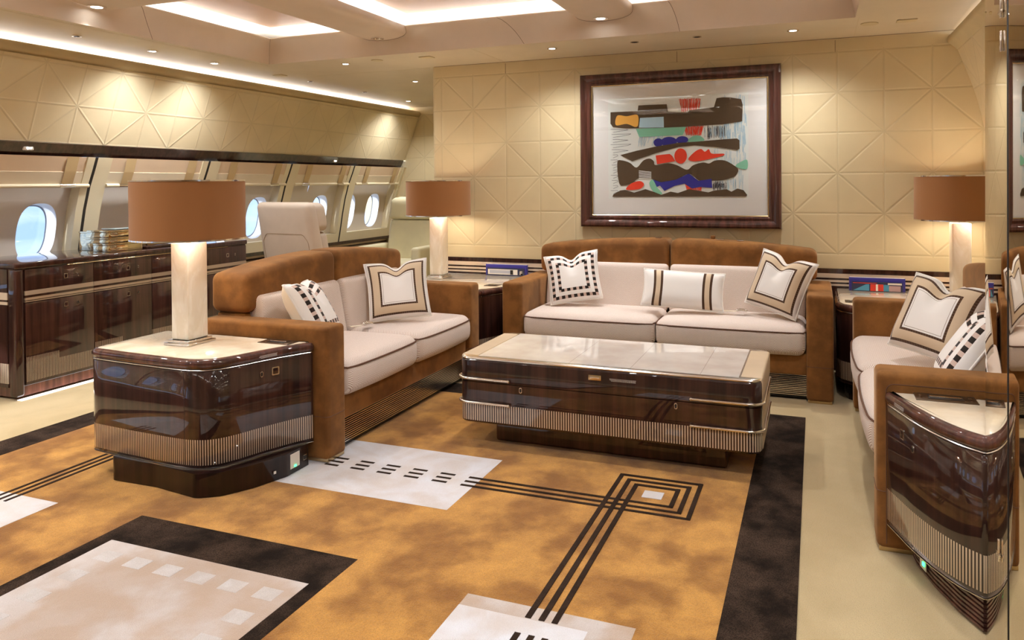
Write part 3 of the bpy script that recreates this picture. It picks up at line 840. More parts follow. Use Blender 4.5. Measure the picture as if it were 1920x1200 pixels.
pillow('beige bordered white cushion on the far half of the left sofa', 'framed', (-2.363, 4.052, .638), (.365, .36), 30, -22, -5, .070, .17)
pillow('white cushion with black chequered bands at the left end of the long sofa', 'check', (-1.545, 5.015, .632), (.355, .34), 12, -20, -9, .062)
pillow('oblong white cushion with two brown edged stripes in the middle of the long sofa', 'striped', (-.795, 4.951, .588), (.515, .245), 6, -22, 3, .055, .0)
pillow('beige bordered white cushion at the right end of the long sofa', 'framed', (-.207, 4.978, .647), (.36, .362), -26, -20, 12, .075)
pillow('beige bordered white cushion on the far half of the right sofa', 'framed', (.509, 3.851, .662), (.355, .36), -38, -26, 8, .088)
pillow('white cushion with black chequered bands by the near arm of the right sofa', 'check', (.549, 3.323, .626), (.37, .36), -95, -34, -4, .075)

# seat belt buckles lying on the cushions
def buckle(label, x, y, z, rz, strap):
    t = thing('belt_buckle', label, 'buckle', (x, y, z), R(rz), 'seat belt buckles')
    bm = NB(); rbox(bm, -.034, .034, -.018, .018, .001, .022, .008, 3); rbox(bm, -.018, .018, -.011, .011, .021, .026, .003, 2); obj('buckle_body', bm, M['chrome'], t, world=False)
    bm = NB(); n = len(strap)
    for i in range(n - 1):
        (a, b), (c, d) = strap[i], strap[i + 1]
        box(bm, a, c, -.012, .012, b, b + .003)
    obj('strap', bm, M['pillow_back'], t, world=False)
buckle('chrome seat belt buckle on the left sofa beside the bordered cushion', -2.425, 3.80, .462, 55, [(-.10, .002), (-.034, .002)])
buckle('chrome seat belt buckle on the long sofa right of the oblong cushion', -.432, 4.955, .462, 0, [(-.13, .004), (-.034, .004)])

# ================================================================== end tables
def end_table(label, plan, base, loc, top_in=.018, near=True, rad=.03):
    t = thing('end_table', label, 'end table', loc, 0, 'lacquered corner tables')
    z0 = loc[2]
    bm = NB(); loft(bm, plan, [(-.004, .106), (0, .110), (0, .508), (-.004, .512)]); body = obj('body', bm, M['table_wood'], t, 50)
    bm = NB(); loft(bm, offset(ccw(plan), -.001), [(.0, .5125), (.003, .5155), (.0, .5185)]); obj('metal_trim', bm, M['nickel'], t)
    bm = NB(); loft(bm, offset(ccw(plan), -.001), [(-.004, .1035), (.003, .1045), (.003, .1065), (-.004, .1075)]); obj('metal_trim', bm, M['nickel'], t)
    bm = NB(); loft(bm, plan, [(-.006, .518), (.002, .523), (.005, .533), (.005, .543), (.001, .553), (-.008, .5592)]); obj('tabletop_rim', bm, M['rim_wood'], t, 60)
    bm = NB(); loft(bm, offset(ccw(plan), -top_in), [(0, .552), (0, .5605), (-.001, .561)]); obj('tabletop', bm, M['parch'], t)
    bm = NB()
    if base: loft(bm, base, [(0, z0), (0, .104)])
    b = obj('base', bm, M['wood_black'], t, 60)
    return t, body, b
def button(x, y, z, nx, ny, w, h, par, key=False):
    """square push plate (or keyhole) set on an upright face with normal (nx, ny)"""
    n = Vector((nx, ny, 0)).normalized(); u = Vector((-n.y, n.x, 0)); c = Vector((x, y, z)) + n * .0006
    pts = fillet([(-w, -h), (w, -h), (w, h), (-w, h)], w * (.95 if key else .3), 5)
    bm = NB(); plate(bm, [c + u * a + Vector((0, 0, b)) for a, b in pts], n, .003, 0)
    pts = [(a * .68, b * .72) for a, b in pts]
    plate(bm, [c + n * .0028 + u * a + Vector((0, 0, b)) for a, b in pts], n, .0007, 1)
    return obj('keyhole' if key else 'push_plate', bm, [M['nickel'], M['black'] if key else M['wood']], par)
def placard(c, u, v, w, rows, par, n=None):
    """small illegible notice: rows of tiny light dashes"""
    c, u, v = Vector(c), Vector(u).normalized(), Vector(v).normalized(); n = n or u.cross(v)
    bm = NB()
    for r in range(rows):
        a = -w / 2 + random.uniform(0, .12) * w
        while a < w / 2:
            l = random.uniform(.02, .06) * w
            p = c + v * (-.0045 * r)
            plate(bm, [p + u * a, p + u * min(a + l, w / 2 + .002), p + u * min(a + l, w / 2 + .002) + v * .0017, p + u * a + v * .0017], n, .0003)
            a += l + .014 * w
    obj('notice', bm, M['white_paint'], par)
def panel(cx, cy, w, d, z, par, rz=0):
    """dark metal control panel with a slot, set in the table top"""
    bm = NB(); rbox(bm, cx - w, cx + w, cy - d, cy + d, z, z + .003, .0014, 1); p = obj('control_panel', bm, M['dark_metal'], par)
    bm = NB(); rbox(bm, cx - w * .58, cx + w * .58, cy - d * .55, cy + d * .55, z + .003, z + .0045, .0007, 1); obj('slot', bm, M['black'], p)
    bm = NB(); rbox(bm, cx - w * .52, cx + w * .52, cy - d * .1, cy + d * .25, z + .0045, z + .007, .001, 1); obj('bar', bm, M['chrome'], p)
    for s in (-1, 1):
        for k in (-1, 1): bm = NB(); disc(bm, (cx + s * w * .8, cy + k * d * .4), .004, z + .003, z + .0038, 12); obj('key', bm, M['chrome'], p)
def smooth_open(pts, k=8):
    out = []; n = len(pts)
    for i in range(n - 1):
        p0, p1, p2, p3 = (Vector(pts[min(max(i + j, 0), n - 1)]) for j in (-1, 0, 1, 2))
        for q in range(k):
            t = q / k
            out.append(tuple(.5 * ((2 * p1) + (p2 - p0) * t + (2 * p0 - 5 * p1 + 4 * p2 - p3) * t * t + (3 * p1 - p0 - 3 * p2 + p3) * t ** 3)))
    return out + [tuple(pts[-1])]
planL = ([(-3.018, 2.905), (-3.018, 2.50), (-3.009, 2.476), (-2.985, 2.463)] +
    smooth_open([(-2.96, 2.459), (-2.75, 2.442), (-2.56, 2.433), (-2.46, 2.431), (-2.405, 2.436), (-2.36, 2.450), (-2.325, 2.475), (-2.298, 2.512), (-2.272, 2.575), (-2.235, 2.69), (-2.19, 2.805), (-2.143, 2.900)], 6) + [(-2.147, 2.908)])
baseL = fillet([(-2.86, 2.56), (-2.855, 2.425), (-2.60, 2.432), (-2.47, 2.415), (-2.355, 2.400), (-2.27, 2.455), (-2.205, 2.565), (-2.15, 2.72), (-2.15, 2.88), (-2.86, 2.88)],
               [.02, .03, .2, .1, .05, .06, .2, .05, .01, .01], 8)
tl, body, base = end_table('glossy dark end table in front, carrying the big brown lamp', planL, baseL, (-2.58, 2.67, .0075))
button(-2.2185, 2.735, .462, 1, -.4, .018, .018, body); button(-2.2410, 2.672, .459, 1, -.32, .007, .0125, body, True)
bm = NB(); n = Vector((1, -.36, 0)).normalized()
o = obj('door_seam', (lambda b: (box(b, -2.4405, -2.4385, 2.4315, 2.4345, .112, .506), b)[1])(NB()), M['seam'], body)
placard((-2.219, 2.69, .541), (.28, 1, 0), (0, 0, 1), .09, 3, tl, Vector((1, -.3, 0)).normalized())
panel(-2.29, 2.848, .085, .042, .561, tl)
def outlet(c, u, w, h, par, name, m, t=.003):
    c, u = Vector(c), Vector(u).normalized(); n = u.cross(Vector((0, 0, 1)))
    bm = NB(); plate(bm, [c - u * w + Vector((0, 0, -h)), c + u * w + Vector((0, 0, -h)), c + u * w + Vector((0, 0, h)), c - u * w + Vector((0, 0, h))], n, t)
    return obj(name, bm, m, par)
o = outlet((-2.151, 2.775, .062), (.02, 1, 0), .031, .032, base, 'access_plate', M['socket'])
outlet((-2.1475, 2.775, .038), (.02, 1, 0), .006, .004, o, 'indicator', M['green_led'])
outlet((-2.150, 2.845, .052), (0, 1, 0), .012, .012, base, 'socket', M['nickel']); outlet((-2.1468, 2.845, .052), (0, 1, 0), .008, .008, base, 'socket_face', M['black'])
outlet((-2.167, 2.66, .045), (.35, 1, 0), .006, .006, base, 'stud', M['nickel'])

planR = [(1.0, 2.461), (1.0, 2.893), (.226, 2.893)] + smooth_open([(.223, 2.888), (.250, 2.805), (.284, 2.703), (.33, 2.597), (.382, 2.513), (.4335, 2.461)], 6)
baseR = [(.300, 2.885), (.305, 2.82), (.340, 2.69), (.390, 2.555), (.4335, 2.468), (.98, 2.468), (.98, 2.885)]
tr, body, base = end_table('glossy dark end table in front at the right, its tip touching the mirror', planR, None, (.62, 2.68, .0005))
bm = NB(); z = .104; prof = [(0, z)]
while z > .012: prof += [(-.006, z - .001), (-.006, z - .004), (0, z - .006), (0, z - .013)]; z -= .0135
prof = [(o_, max(zz, .001)) for o_, zz in prof]
loft(bm, baseR, prof[::-1]); 
bpy.data.meshes.remove(base.data); base = obj('base', bm, M['rim_wood'], tr, 25)
n = (-1, -.36)
button(.2610, 2.772, .452, -1, -.30, .014, .017, body); button(.2835, 2.697, .430, -1, -.35, .007, .0115, body, True)
placard((.2493, 2.787, .541), (.325, -1, 0), (0, 0, 1), .075, 3, tr, Vector((-1, -.3, 0)).normalized())
panel(.393, 2.846, .090, .045, .561, tr)
o = outlet((.3185, 2.755, .06), (.28, -1, 0), .022, .03, base, 'access_plate', M['socket'])
outlet((.3170, 2.745, .05), (.28, -1, 0), .006, .006, o, 'indicator', M['green_led'])

planF = fillet([(-2.80, 4.63), (-2.135, 4.63), (-2.105, 4.71), (-2.06, 4.83), (-2.045, 4.95), (-1.975, 5.02), (-1.975, 5.565), (-2.80, 5.565)], [.03, .03, .1, .1, .05, .01, .01, .01], 6)
planF = fillet([(-2.80, 4.63), (-2.135, 4.63), (-2.105, 4.71), (-2.06, 4.83), (-1.968, 5.0), (-1.968, 5.565), (-2.80, 5.565)], [.03, .03, .1, .1, .05, .03, .03], 6)
tf, body, base = end_table('dark end table in the far left corner, with a lamp and books', planF, offset(ccw(planF), -.05), (-2.38, 5.1, .0005))
panel(-2.12, 4.955, .05, .05, .561, tf)
planB = fillet([(.112, 5.565), (.112, 4.93), (.135, 4.85), (.20, 4.785), (.98, 4.785), (.98, 5.565)], [.03, .1, .06, .05, .03, .03], 6)
tb, body, base = end_table('dark end table in the far right corner, behind the right sofa', planB, offset(ccw(planB), -.045), (.55, 5.15, .0005))
panel(.215, 4.955, .055, .05, .561, tb)
outlet((.175, 4.867, .05), (-.7, .7, 0), .012, .014, base, 'socket', M['black'])

# ================================================================== coffee table
T = (-.921, 3.68, .0075)
ct = thing('coffee_table', 'long glossy dark coffee table with metal bars in the middle of the carpet', 'coffee table', T)
x0, x1, y0, y1 = -1.627, -.215, 3.36, 4.00
plan = fillet([(x0, y0), (x1, y0), (x1, y1), (x0, y1)], .055, 8)
bm = NB(); loft(bm, plan, [(-.012, .122), (-.003, .126), (0, .134), (0, .3195), (-.002, .3205)]); obj('body', bm, M['coffee_wood'], ct, 50)
bm = NB(); loft(bm, plan, [(-.002, .3225), (0, .3235), (0, .418), (-.004, .428), (-.010, .433)]); lid = obj('lid', bm, M['wood'], ct, 50)
bm = NB(); loft(bm, plan, [(-.004, .4295), (-.002, .434), (-.006, .4385), (-.016, .440), (-.030, .440)]); obj('metal_edge', bm, M['nickel'], lid, 60)
bm = NB()
box(bm, x0 + .094, x1 - .094, y0 + .030, y1 - .030, .436, .4412); obj('tabletop', bm, M['vellum'], lid)
for xa, xb, s in ((x0 - .003, x0 + .092, -1), (x1 - .092, x1 + .003, 1)):
    bm = NB(); rbox(bm, xa, xb, y0 + .045, y1 - .045, .33, .4425, .012, 4)
    rbox(bm, *((xa, xa + .03) if s < 0 else (xb - .03, xb)), y0 + .055, y1 - .055, .135, .318, .004, 2)
    obj('leather_band', bm, M['tan_leather'], lid)
bm = NB(); rbox(bm, -1.478, -.369, 3.475, 3.885, T[2], .124, .012, 3); obj('base', bm, M['coffee_base'], ct)
def bar(side, z):
    bm = NB(); o = offset(ccw(fillet([(x0, y0), (x1, y0), (x1, y1), (x0, y1)], .055, 8)), .0085)
    if side < 0: p = [(-1.36, y0 - .0085)] + [q for q in o if q[0] < -1.5 and q[1] < 3.6][::-1] + [(x0 - .0085, y1 - .15)]
    else: p = [(-.507, y0 - .0085)] + sorted([q for q in o if q[0] > -.4 and q[1] < 3.6], key=lambda q: q[0] + q[1]) + [(x1 + .0085, y1 - .15)]
    if side < 0: p = [p[0]] + sorted(p[1:-1], key=lambda q: q[1] - q[0]) + [p[-1]]
    tube(bm, [(a, b, z) for a, b in p], .0062, 10)
    for a, b in (p[0], p[-1]): bmesh.ops.create_uvsphere(bm, u_segments=12, v_segments=8, radius=.0075, matrix=Matrix.Translation((a, b, z)))
    obj('metal_bar', bm, M['chrome'], ct, 60)
for z in (.338, .222):
    for s in (-1, 1): bar(s, z)
bm = NB(); rbox(bm, -.968, -.908, y0 - .003, y0 - .0004, .380, .404, .0013, 1); la = obj('latch', bm, M['brass'], lid)
bm = NB(); rbox(bm, -.960, -.916, y0 - .0045, y0 - .003, .386, .398, .0006, 1); obj('latch_button', bm, M['nickel'], la)
placard((-.81, y0 - .0004, .392), (1, 0, 0), (0, 0, 1), .12, 3, lid, Vector((0, -1, 0)))
for x in (-1.30, -.572): button(x, y0, .300, 0, -1, .007, .0135, ct, True)
# ================================================================== lamps
def lamp(label, x, y, z, power):
    t = thing('table_lamp', label, 'lamp', (x, y, z), 0, 'brown drum table lamps')
    bm = NB(); box(bm, x - .0725, x + .0725, y - .085, y + .085, z, z + .010, 0, .0015, 1); box(bm, x - .062, x + .062, y - .073, y + .073, z + .010, z + .022, 0, .0015, 1)
    obj('foot', bm, M['nickel'], t)
    bm = NB(); rbox(bm, x - .05, x + .05, y - .06, y + .06, z + .022, 1.022, .006, 2, (1, 1, 6)); obj('stem', bm, M['alabaster'], t)
    bm = NB(); disc(bm, (x, y), .012, 1.022, 1.10, 16)
    for a in range(3): box(bm, x - .003, x + .003, y, y + .24, 1.098, 1.102); bmesh.ops.rotate(bm, verts=bm.verts[-8:], cent=(x, y, 1.1), matrix=Matrix.Rotation(R(120 * a), 3, 'Z'))
    obj('spider', bm, M['nickel'], t)
    bm = NB(); disc(bm, (x, y), .247, 1.043, 1.300, 72, 0, .243); sh = obj('shade', bm, M['lamp_cloth'], t, 50)
    for a, b in ((1.037, 1.0435), (1.2995, 1.306)): bm = NB(); disc(bm, (x, y), .249, a, b, 72, 0, .241); obj('metal_edge', bm, M['chrome'], sh, 50)
    bm = NB(); bmesh.ops.create_uvsphere(bm, u_segments=16, v_segments=10, radius=.032, matrix=Matrix.Translation((x, y, 1.14))); obj('bulb', bm, M['bulb'], t)
    l = bpy.data.lights.new('bulb_light', 'POINT'); l.energy = power; l.color = (1, .92, .78); l.shadow_soft_size = .05
    for k, (dx, dy) in enumerate(((.11, -.11), (-.11, .11))):
        o = bpy.data.objects.new('bulb_light', l); link(o, t); o.location = (dx, dy, 1.11 - z)
lamp('brown drum lamp on the near left end table', -2.672, 2.705, .5615, 1.8)
lamp('brown drum lamp on the far left end table by the armchair', -2.692, 5.24, .5615, 1.8)
lamp('brown drum lamp at the far right beside the mirror', .805, 5.25, .5615, 1.8)

# ================================================================== books in the far tables
def books(x0, x1, y, lab1, lab2, kind):
    z = .5615
    t = thing('book', lab1, 'book', ((x0 + x1) / 2, y, z), 0, 'books by the far wall')
    bm = NB(); rbox(bm, x0 - .004, x1 + .006, y, y + .028, z, .648, .002, 1); obj('cover', bm, M['blue_cover'], t)
    bm = NB(); box(bm, x0, x1 + .002, y + .004, y + .024, .6475, .6490); obj('pages', bm, M['white_paint'], t)
    t = thing('magazine', lab2, 'magazine', ((x0 + x1) / 2, y - .012, z), 0, 'books by the far wall')
    bm = NB(); box(bm, x0 + .012, x1 - .012, y - .012, y - .004, z, .622); obj('cover', bm, M['dark_cover'], t)
    bm = NB(); f = y - .0124
    def q(a, b, c, d, mi, dz=0):
        w = x1 - x0; plate(bm, [(x0 + w * a, f - dz, z + c), (x0 + w * b, f - dz, z + c), (x0 + w * b, f - dz, z + d), (x0 + w * a, f - dz, z + d)], (0, -1, 0), .0004, mi)
    if kind:
        w = x1 - x0
        plate(bm, [(x0 + w * .06, f, z + .004), (x0 + w * .36, f, z + .004), (x0 + w * .36, f, z + .047), (x0 + w * .30, f, z + .045)], (0, -1, 0), .0004, 0)
        q(.38, .48, .004, .047, 1); q(.48, .52, .004, .047, 2); q(.52, .62, .004, .047, 1); q(.62, .72, .004, .045, 0); q(.72, .93, .004, .04, 3); q(.06, .5, .051, .055, 1); q(.7, .95, .046, .057, 2)
    else:
        q(.06, .80, .010, .050, 2); q(.10, .62, .018, .044, 4, .0005); q(.62, .69, .012, .046, 5, .001); q(.84, .93, .006, .044, 5); q(.855, .875, .012, .04, 2, .0005); q(.855, .92, .034, .04, 2, .0005); q(.855, .92, .024, .029, 2, .0005)
    obj('picture', bm, [M['teal'], M['red'], M['white_paint'], M['mauve'], M['grey'], M['black']], t)
for k, c in (('blue_cover', (.04, .035, .28)), ('dark_cover', (.03, .035, .09)), ('teal', (.08, .33, .52)), ('red', (.72, .05, .03)), ('mauve', (.48, .33, .34)), ('grey', (.45, .47, .55))):
    M[k] = G(k, c, .35).m
books(-2.41, -2.075, 5.50, 'blue book standing behind a magazine on the far left end table', 'dark magazine with a pale picture on the far left end table', 0)
books(.205, .525, 5.46, 'blue book standing behind a magazine on the far right end table', 'magazine with a red and blue cover on the far right end table', 1)
EXPOSURE = 1.25
for k, c in (('mount', (.80, .79, .76)), ('paper', (.80, .84, .80)), ('art_brown', (.085, .055, .030)), ('art_green', (.22, .52, .36)), ('art_red', (.74, .055, .025)), ('art_blue', (.03, .03, .27)), ('art_orange', (.80, .42, .08)), ('art_sky', (.42, .62, .74)), ('art_ink', (.05, .06, .08))):
    M[k] = G(k, c, .7, spec=.2).m
M['gold'] = G('pale gold', (.72, .62, .42), .06, 1).m
M['grey_glass'] = G('grey glass', (.42, .5, .5), .05, coat=1).m
M['end_wood'] = macassar('macassar end', (.10, .22), ((.604, .648), (.574, .592)), axis=0, uv=False)
# ================================================================== picture
FX0, FX1, FZ0, FZ1, FY = -1.650, -.218, .950, 2.089, YB - .003
pf = thing('framed_picture', 'large abstract print in a wide glossy brown frame above the long sofa', 'picture', ((FX0 + FX1) / 2, FY, FZ0))
bm = NB()
prof = [(0, .000), (0, .034), (.004, .043), (.014, .048), (.030, .046), (.045, .038), (.052, .030), (.060, .029), (.067, .034), (.074, .033), (.080, .026), (.083, .016), (.083, .000)]
def frame(bm, prof, mi=0):
    rings = []
    for i, d in prof:
        rings.append([bm.verts.new(p) for p in ((FX0 + i, FY - d, FZ0 + i), (FX1 - i, FY - d, FZ0 + i), (FX1 - i, FY - d, FZ1 - i), (FX0 + i, FY - d, FZ1 - i))])
    for a, b in zip(rings, rings[1:]):
        for i in range(4):
            f = bm.faces.new([a[i], a[(i + 1) % 4], b[(i + 1) % 4], b[i]]); f.material_index = mi
frame(bm, prof); obj('frame', bm, M['rim_wood'], pf, 30)
bm = NB(); frame(bm, [(.081, .010), (.081, .020), (.086, .022), (.091, .018), (.091, .010)]); obj('inner_slip', bm, M['brass'], pf, 30)
bm = NB(); box(bm, FX0 + .07, FX1 - .07, FY - .006, FY - .001, FZ0 + .07, FZ1 - .07); obj('mount', bm, M['mount'], pf)
bm = NB(); AX0, AX1, AZ0, AZ1 = -1.440, -.437, 1.158, 1.905
AY = FY - .0063
def AP(px, py): return (AX0 + (px - 265) / 957 * (AX1 - AX0), AZ0 + (960 - py) / 705 * (AZ1 - AZ0))
lv = [0]
def shape(pts, mi):
    lv[0] += 1; y = AY - .00045 - .00001 * lv[0]
    vs = [bm.verts.new((AP(*p)[0], y, AP(*p)[1])) for p in pts]
    f = bm.faces.new(vs); f.material_index = mi
    f.normal_update()
    if f.normal.y > 0: f.normal_flip()
def smooth(pts, k=5):
    out = []; n = len(pts)
    for i in range(n):
        p0, p1, p2, p3 = (Vector(pts[(i + j) % n]) for j in (-1, 0, 1, 2))
        for s in range(k):
            t = s / k
            out.append(tuple(.5 * ((2 * p1) + (p2 - p0) * t + (2 * p0 - 5 * p1 + 4 * p2 - p3) * t * t + (3 * p1 - p0 - 3 * p2 + p3) * t ** 3)))
    return out
def ell(x, y, a, b): return [(x + a * math.cos(2 * PI * k / 28), y + b * math.sin(2 * PI * k / 28)) for k in range(28)]
def stroke(a, b, w, mi):
    a, b = Vector(a), Vector(b); d = (b - a).normalized(); n = Vector((-d.y, d.x)) * w / 2
    shape([a - n, b - n, b + n, a + n], mi)
PAPER, BROWN, GREEN, RED, BLUE, ORANGE, SKY, INK = range(8)
box(bm, AX0, AX1, AY - .0004, AY, AZ0, AZ1, PAPER)
rn = random.Random(3)
for k in range(120):
    x = rn.uniform(1060, 1208); y = rn.uniform(262, 560); stroke((x, y), (x + rn.uniform(-6, 6), y + rn.uniform(40, 120)), rn.uniform(2, 4), SKY)
for k in range(60):
    x = rn.uniform(1000, 1210); y = rn.uniform(600, 850); stroke((x, y), (x + rn.uniform(-4, 4), min(940, y + rn.uniform(40, 110))), rn.uniform(2, 3.5), SKY)
for k in range(50):
    x = rn.uniform(490, 650); stroke((x + 20, rn.uniform(395, 500)), (x - 10, rn.uniform(480, 600)), 3, SKY)
for k in range(34):
    x = rn.uniform(990, 1080); stroke((x, rn.uniform(840, 860)), (x + rn.uniform(-6, 6), rn.uniform(880, 905)), 2.5, INK)
for k in range(46):
    x = rn.uniform(935, 1075); stroke((x, rn.uniform(465, 490)), (x + rn.uniform(-8, 8), rn.uniform(530, 562)), 2.6, INK if k % 3 else SKY)
for r0, r1, x0_, x1_ in ((275, 372, 770, 912), (462, 532, 800, 930), (845, 912, 800, 925)):
    for k in range(34):
        x = x0_ + (x1_ - x0_) * k / 33; m = (x0_ + x1_) / 2
        stroke((x + rn.uniform(-4, 4), r0 + rn.uniform(0, 12)), (m + (x - m) * .75 + rn.uniform(-6, 6), r1 - rn.uniform(0, 14)), 3.6, RED)
for k in range(13):
    z = [(282 + (k % 3) * 8, 470 + k * 36), (330 + (k % 2) * 100 * (k < 5), 462 + k * 36 + 8), (410 if k < 5 else 335, 478 + k * 36), (300, 492 + k * 36)]
    for a, b in zip(z, z[1:]): stroke(a, b, 2.2, INK)
brown_top = [(283, 350), (478, 350), (484, 311), (560, 310), (682, 311), (690, 362), (825, 374), (838, 360), (1000, 345), (1018, 286), (1060, 282), (1112, 286), (1178, 300), (1188, 340), (1184, 446), (1060, 462), (660, 474), (560, 470), (400, 468), (300, 455), (282, 430)]
shape(brown_top, BROWN); shape([(495, 398), (660, 396), (662, 470), (486, 466)], SKY)
shape(smooth([(332, 376), (400, 382), (476, 376), (482, 440), (462, 460), (400, 436), (322, 442)]), ORANGE)
shape([(465, 473), (815, 470), (790, 526), (488, 530)], GREEN)
shape(smooth([(825, 572), (850, 540), (885, 531), (915, 540), (932, 568)]), GREEN)
for e in ((622, 572, 33, 29), (695, 568, 56, 33), (786, 558, 42, 25)): shape(ell(*e), BLUE)
shape([(352, 653), (470, 625), (600, 600), (760, 578), (900, 572), (1060, 562), (1150, 559), (1166, 572), (1166, 628), (1150, 636), (1000, 612), (870, 598), (760, 606), (600, 646), (437, 697)], BROWN)
shape([(603, 660), (700, 652), (718, 666), (738, 702), (612, 721)], RED); shape(ell(775, 668, 43, 52), RED)
shape(smooth([(827, 690), (870, 642), (912, 623), (938, 642), (965, 626), (985, 656), (1060, 658), (1056, 672), (960, 694), (870, 706)]), RED)
shape(smooth([(330, 705), (362, 690), (420, 708), (468, 742), (515, 695), (560, 681), (590, 700), (602, 727), (690, 716), (750, 730), (818, 762), (860, 732), (925, 714), (966, 722), (1005, 703), (1070, 704), (1130, 738), (1158, 770), (1130, 812), (1060, 834), (980, 838), (900, 836), (832, 790), (740, 832), (640, 850), (575, 822), (482, 818), (440, 848), (380, 865), (342, 848)], 4), BROWN)
for k in range(6): stroke((484, 765 + 10 * k), (572, 775 + 9 * k), 4, PAPER)
shape([(582, 826), (640, 846), (740, 830), (830, 788), (895, 838), (982, 826), (986, 886), (905, 880), (852, 890), (800, 856), (735, 870), (662, 905), (632, 868), (580, 890)], BLUE)
shape(smooth([(393, 886), (430, 852), (490, 836), (520, 858), (492, 890), (410, 898)]), RED)
shape(smooth([(558, 850), (582, 828), (612, 880), (648, 924), (608, 926), (572, 892)]), GREEN)
shape(smooth([(1140, 738), (1178, 712), (1214, 703), (1214, 761), (1165, 757)]), GREEN)
shape([(293, 945), (300, 928), (350, 901), (385, 897), (450, 916), (530, 892), (590, 912), (640, 932), (705, 910), (755, 920), (830, 894), (900, 905), (960, 916), (1000, 904), (1080, 895), (1112, 912), (1150, 891), (1190, 902), (1214, 934), (1208, 944)], BROWN)
obj('print', bm, [M['paper'], M['art_brown'], M['art_green'], M['art_red'], M['art_blue'], M['art_orange'], M['art_sky'], M['art_ink']], pf)
bm = NB(); box(bm, FX0 + .082, FX1 - .082, FY - .0125, FY - .0105, FZ0 + .082, FZ1 - .082); obj('glass', bm, M['glass'], pf)

# ================================================================== sideboard under the windows
SX, SY0, SY1, SH = -4.44, 3.128, 5.131, .825
sb = thing('sideboard', 'long glossy dark sideboard under the windows with light level inlays', 'sideboard', (-4.69, 4.13, 0))
bm = NB(); box(bm, -4.95, SX - .012, SY0 + .004, SY1, .075, .79, 0, .004, 1); obj('carcass', bm, M['wood'], sb)
bm = NB(); rbox(bm, -5.01, SX + .004, SY0, SY1 + .004, .788, SH, .010, 3); top = obj('sideboard_top', bm, M['wood'], sb)
bm = NB(); rbox(bm, -4.50, SX + .002, SY0 - .002, SY0 + .058, .02, .789, .016, 4); obj('corner_post', bm, M['wood'], sb)
bm = NB(); box(bm, -4.95, SX - .02, SY0 + .02, SY1 - .02, .016, .074); obj('plinth', bm, M['wood_red'], sb)
bm = NB(); box(bm, SX - .018, SX + .022, SY0 + .02, SY1, .0005, .0035); obj('light_strip', bm, M['led_floor'], sb)
bm = NB(); box(bm, -4.95, -4.505, SY0 - .001, SY0 + .004, .077, .787); obj('end_panel', bm, M['end_wood'], sb)
D = [3.192, 3.666, 4.140, 4.632, 5.122]
for a, b in zip(D, D[1:]):
    bm = NB(); rbox(bm, SX - .014, SX, a + .0015, b - .0015, .582, .780, .002, 1); d = obj('drawer', bm, M['door_wood'], sb, 30)
    c = a + .27
    button(SX, c, .715, 1, 0, .014, .015, d); button(SX, c + .085, .715, 1, 0, .006, .010, d, True)
    bm = NB(); rbox(bm, SX - .014, SX, a + .0015, b - .0015, .082, .579, .002, 1); d = obj('door', bm, M['door_wood'], sb, 30)
    button(SX, c, .535, 1, 0, .014, .015, d); button(SX, c + .085, .535, 1, 0, .006, .010, d, True)
bm = NB(); box(bm, SX + .0005, SX + .006, 3.47, 4.9, .7835, .7875, 0, .001, 1); obj('pull_rail', bm, M['brass'], sb)
placard((SX + .0045, 4.40, .808), (0, 1, 0), (0, 0, 1), .13, 3, top, Vector((1, 0, 0)))
# stacked shiny boxes and the tray on it
def shiny(label, x0, x1, y0, y1, z0, z1):
    t = thing('mirrored_box', label, 'box', ((x0 + x1) / 2, (y0 + y1) / 2, z0), 0, 'mirrored boxes on the sideboard')
    bm = NB(); rbox(bm, x0, x1, y0, y1, z0, z1 - .012, .002, 1); obj('box_body', bm, M['gold'], t)
    bm = NB(); rbox(bm, x0 - .002, x1 + .002, y0 - .002, y1 + .002, z1 - .011, z1, .002, 1); obj('lid', bm, M['gold'], t)
SZ = SH + .001
shiny('mirrored box at the bottom of the shiny stack on the sideboard', -4.67, -4.525, 3.855, 4.14, SZ, SZ + .058)
shiny('mirrored box in the middle of the shiny stack on the sideboard', -4.73, -4.515, 3.845, 4.15, SZ + .059, SZ + .099)
shiny('mirrored box on top of the shiny stack on the sideboard', -4.71, -4.505, 3.84, 4.15, SZ + .100, SZ + .150)
shiny('mirrored box standing behind the shiny stack on the sideboard', -4.90, -4.76, 3.93, 4.15, SZ, SZ + .135)
bm = NB(); rbox(bm, -4.68, -4.55, 3.93, 4.30, SZ + .1515, SZ + .160, .003, 1); tag(obj('glass_slab', bm, M['grey_glass']), 'thin grey plate lying on top of the stacked shiny boxes', 'plate')
t = thing('tray', 'low dark tray with metal rods beside the stacked shiny boxes', 'tray', (-4.62, 4.32, SZ))
bm = NB(); rbox(bm, -4.72, -4.52, 4.17, 4.50, SZ, SZ + .018, .003, 1); obj('tray_base', bm, M['wood'], t)
bm = NB()
for k in range(5): tube(bm, [(-4.70 + .04 * k, 4.19, SZ + .026), (-4.69 + .035 * k, 4.47, SZ + .028 + .004 * (k % 2))], .006, 8)
obj('rod', bm, M['gold'], t)

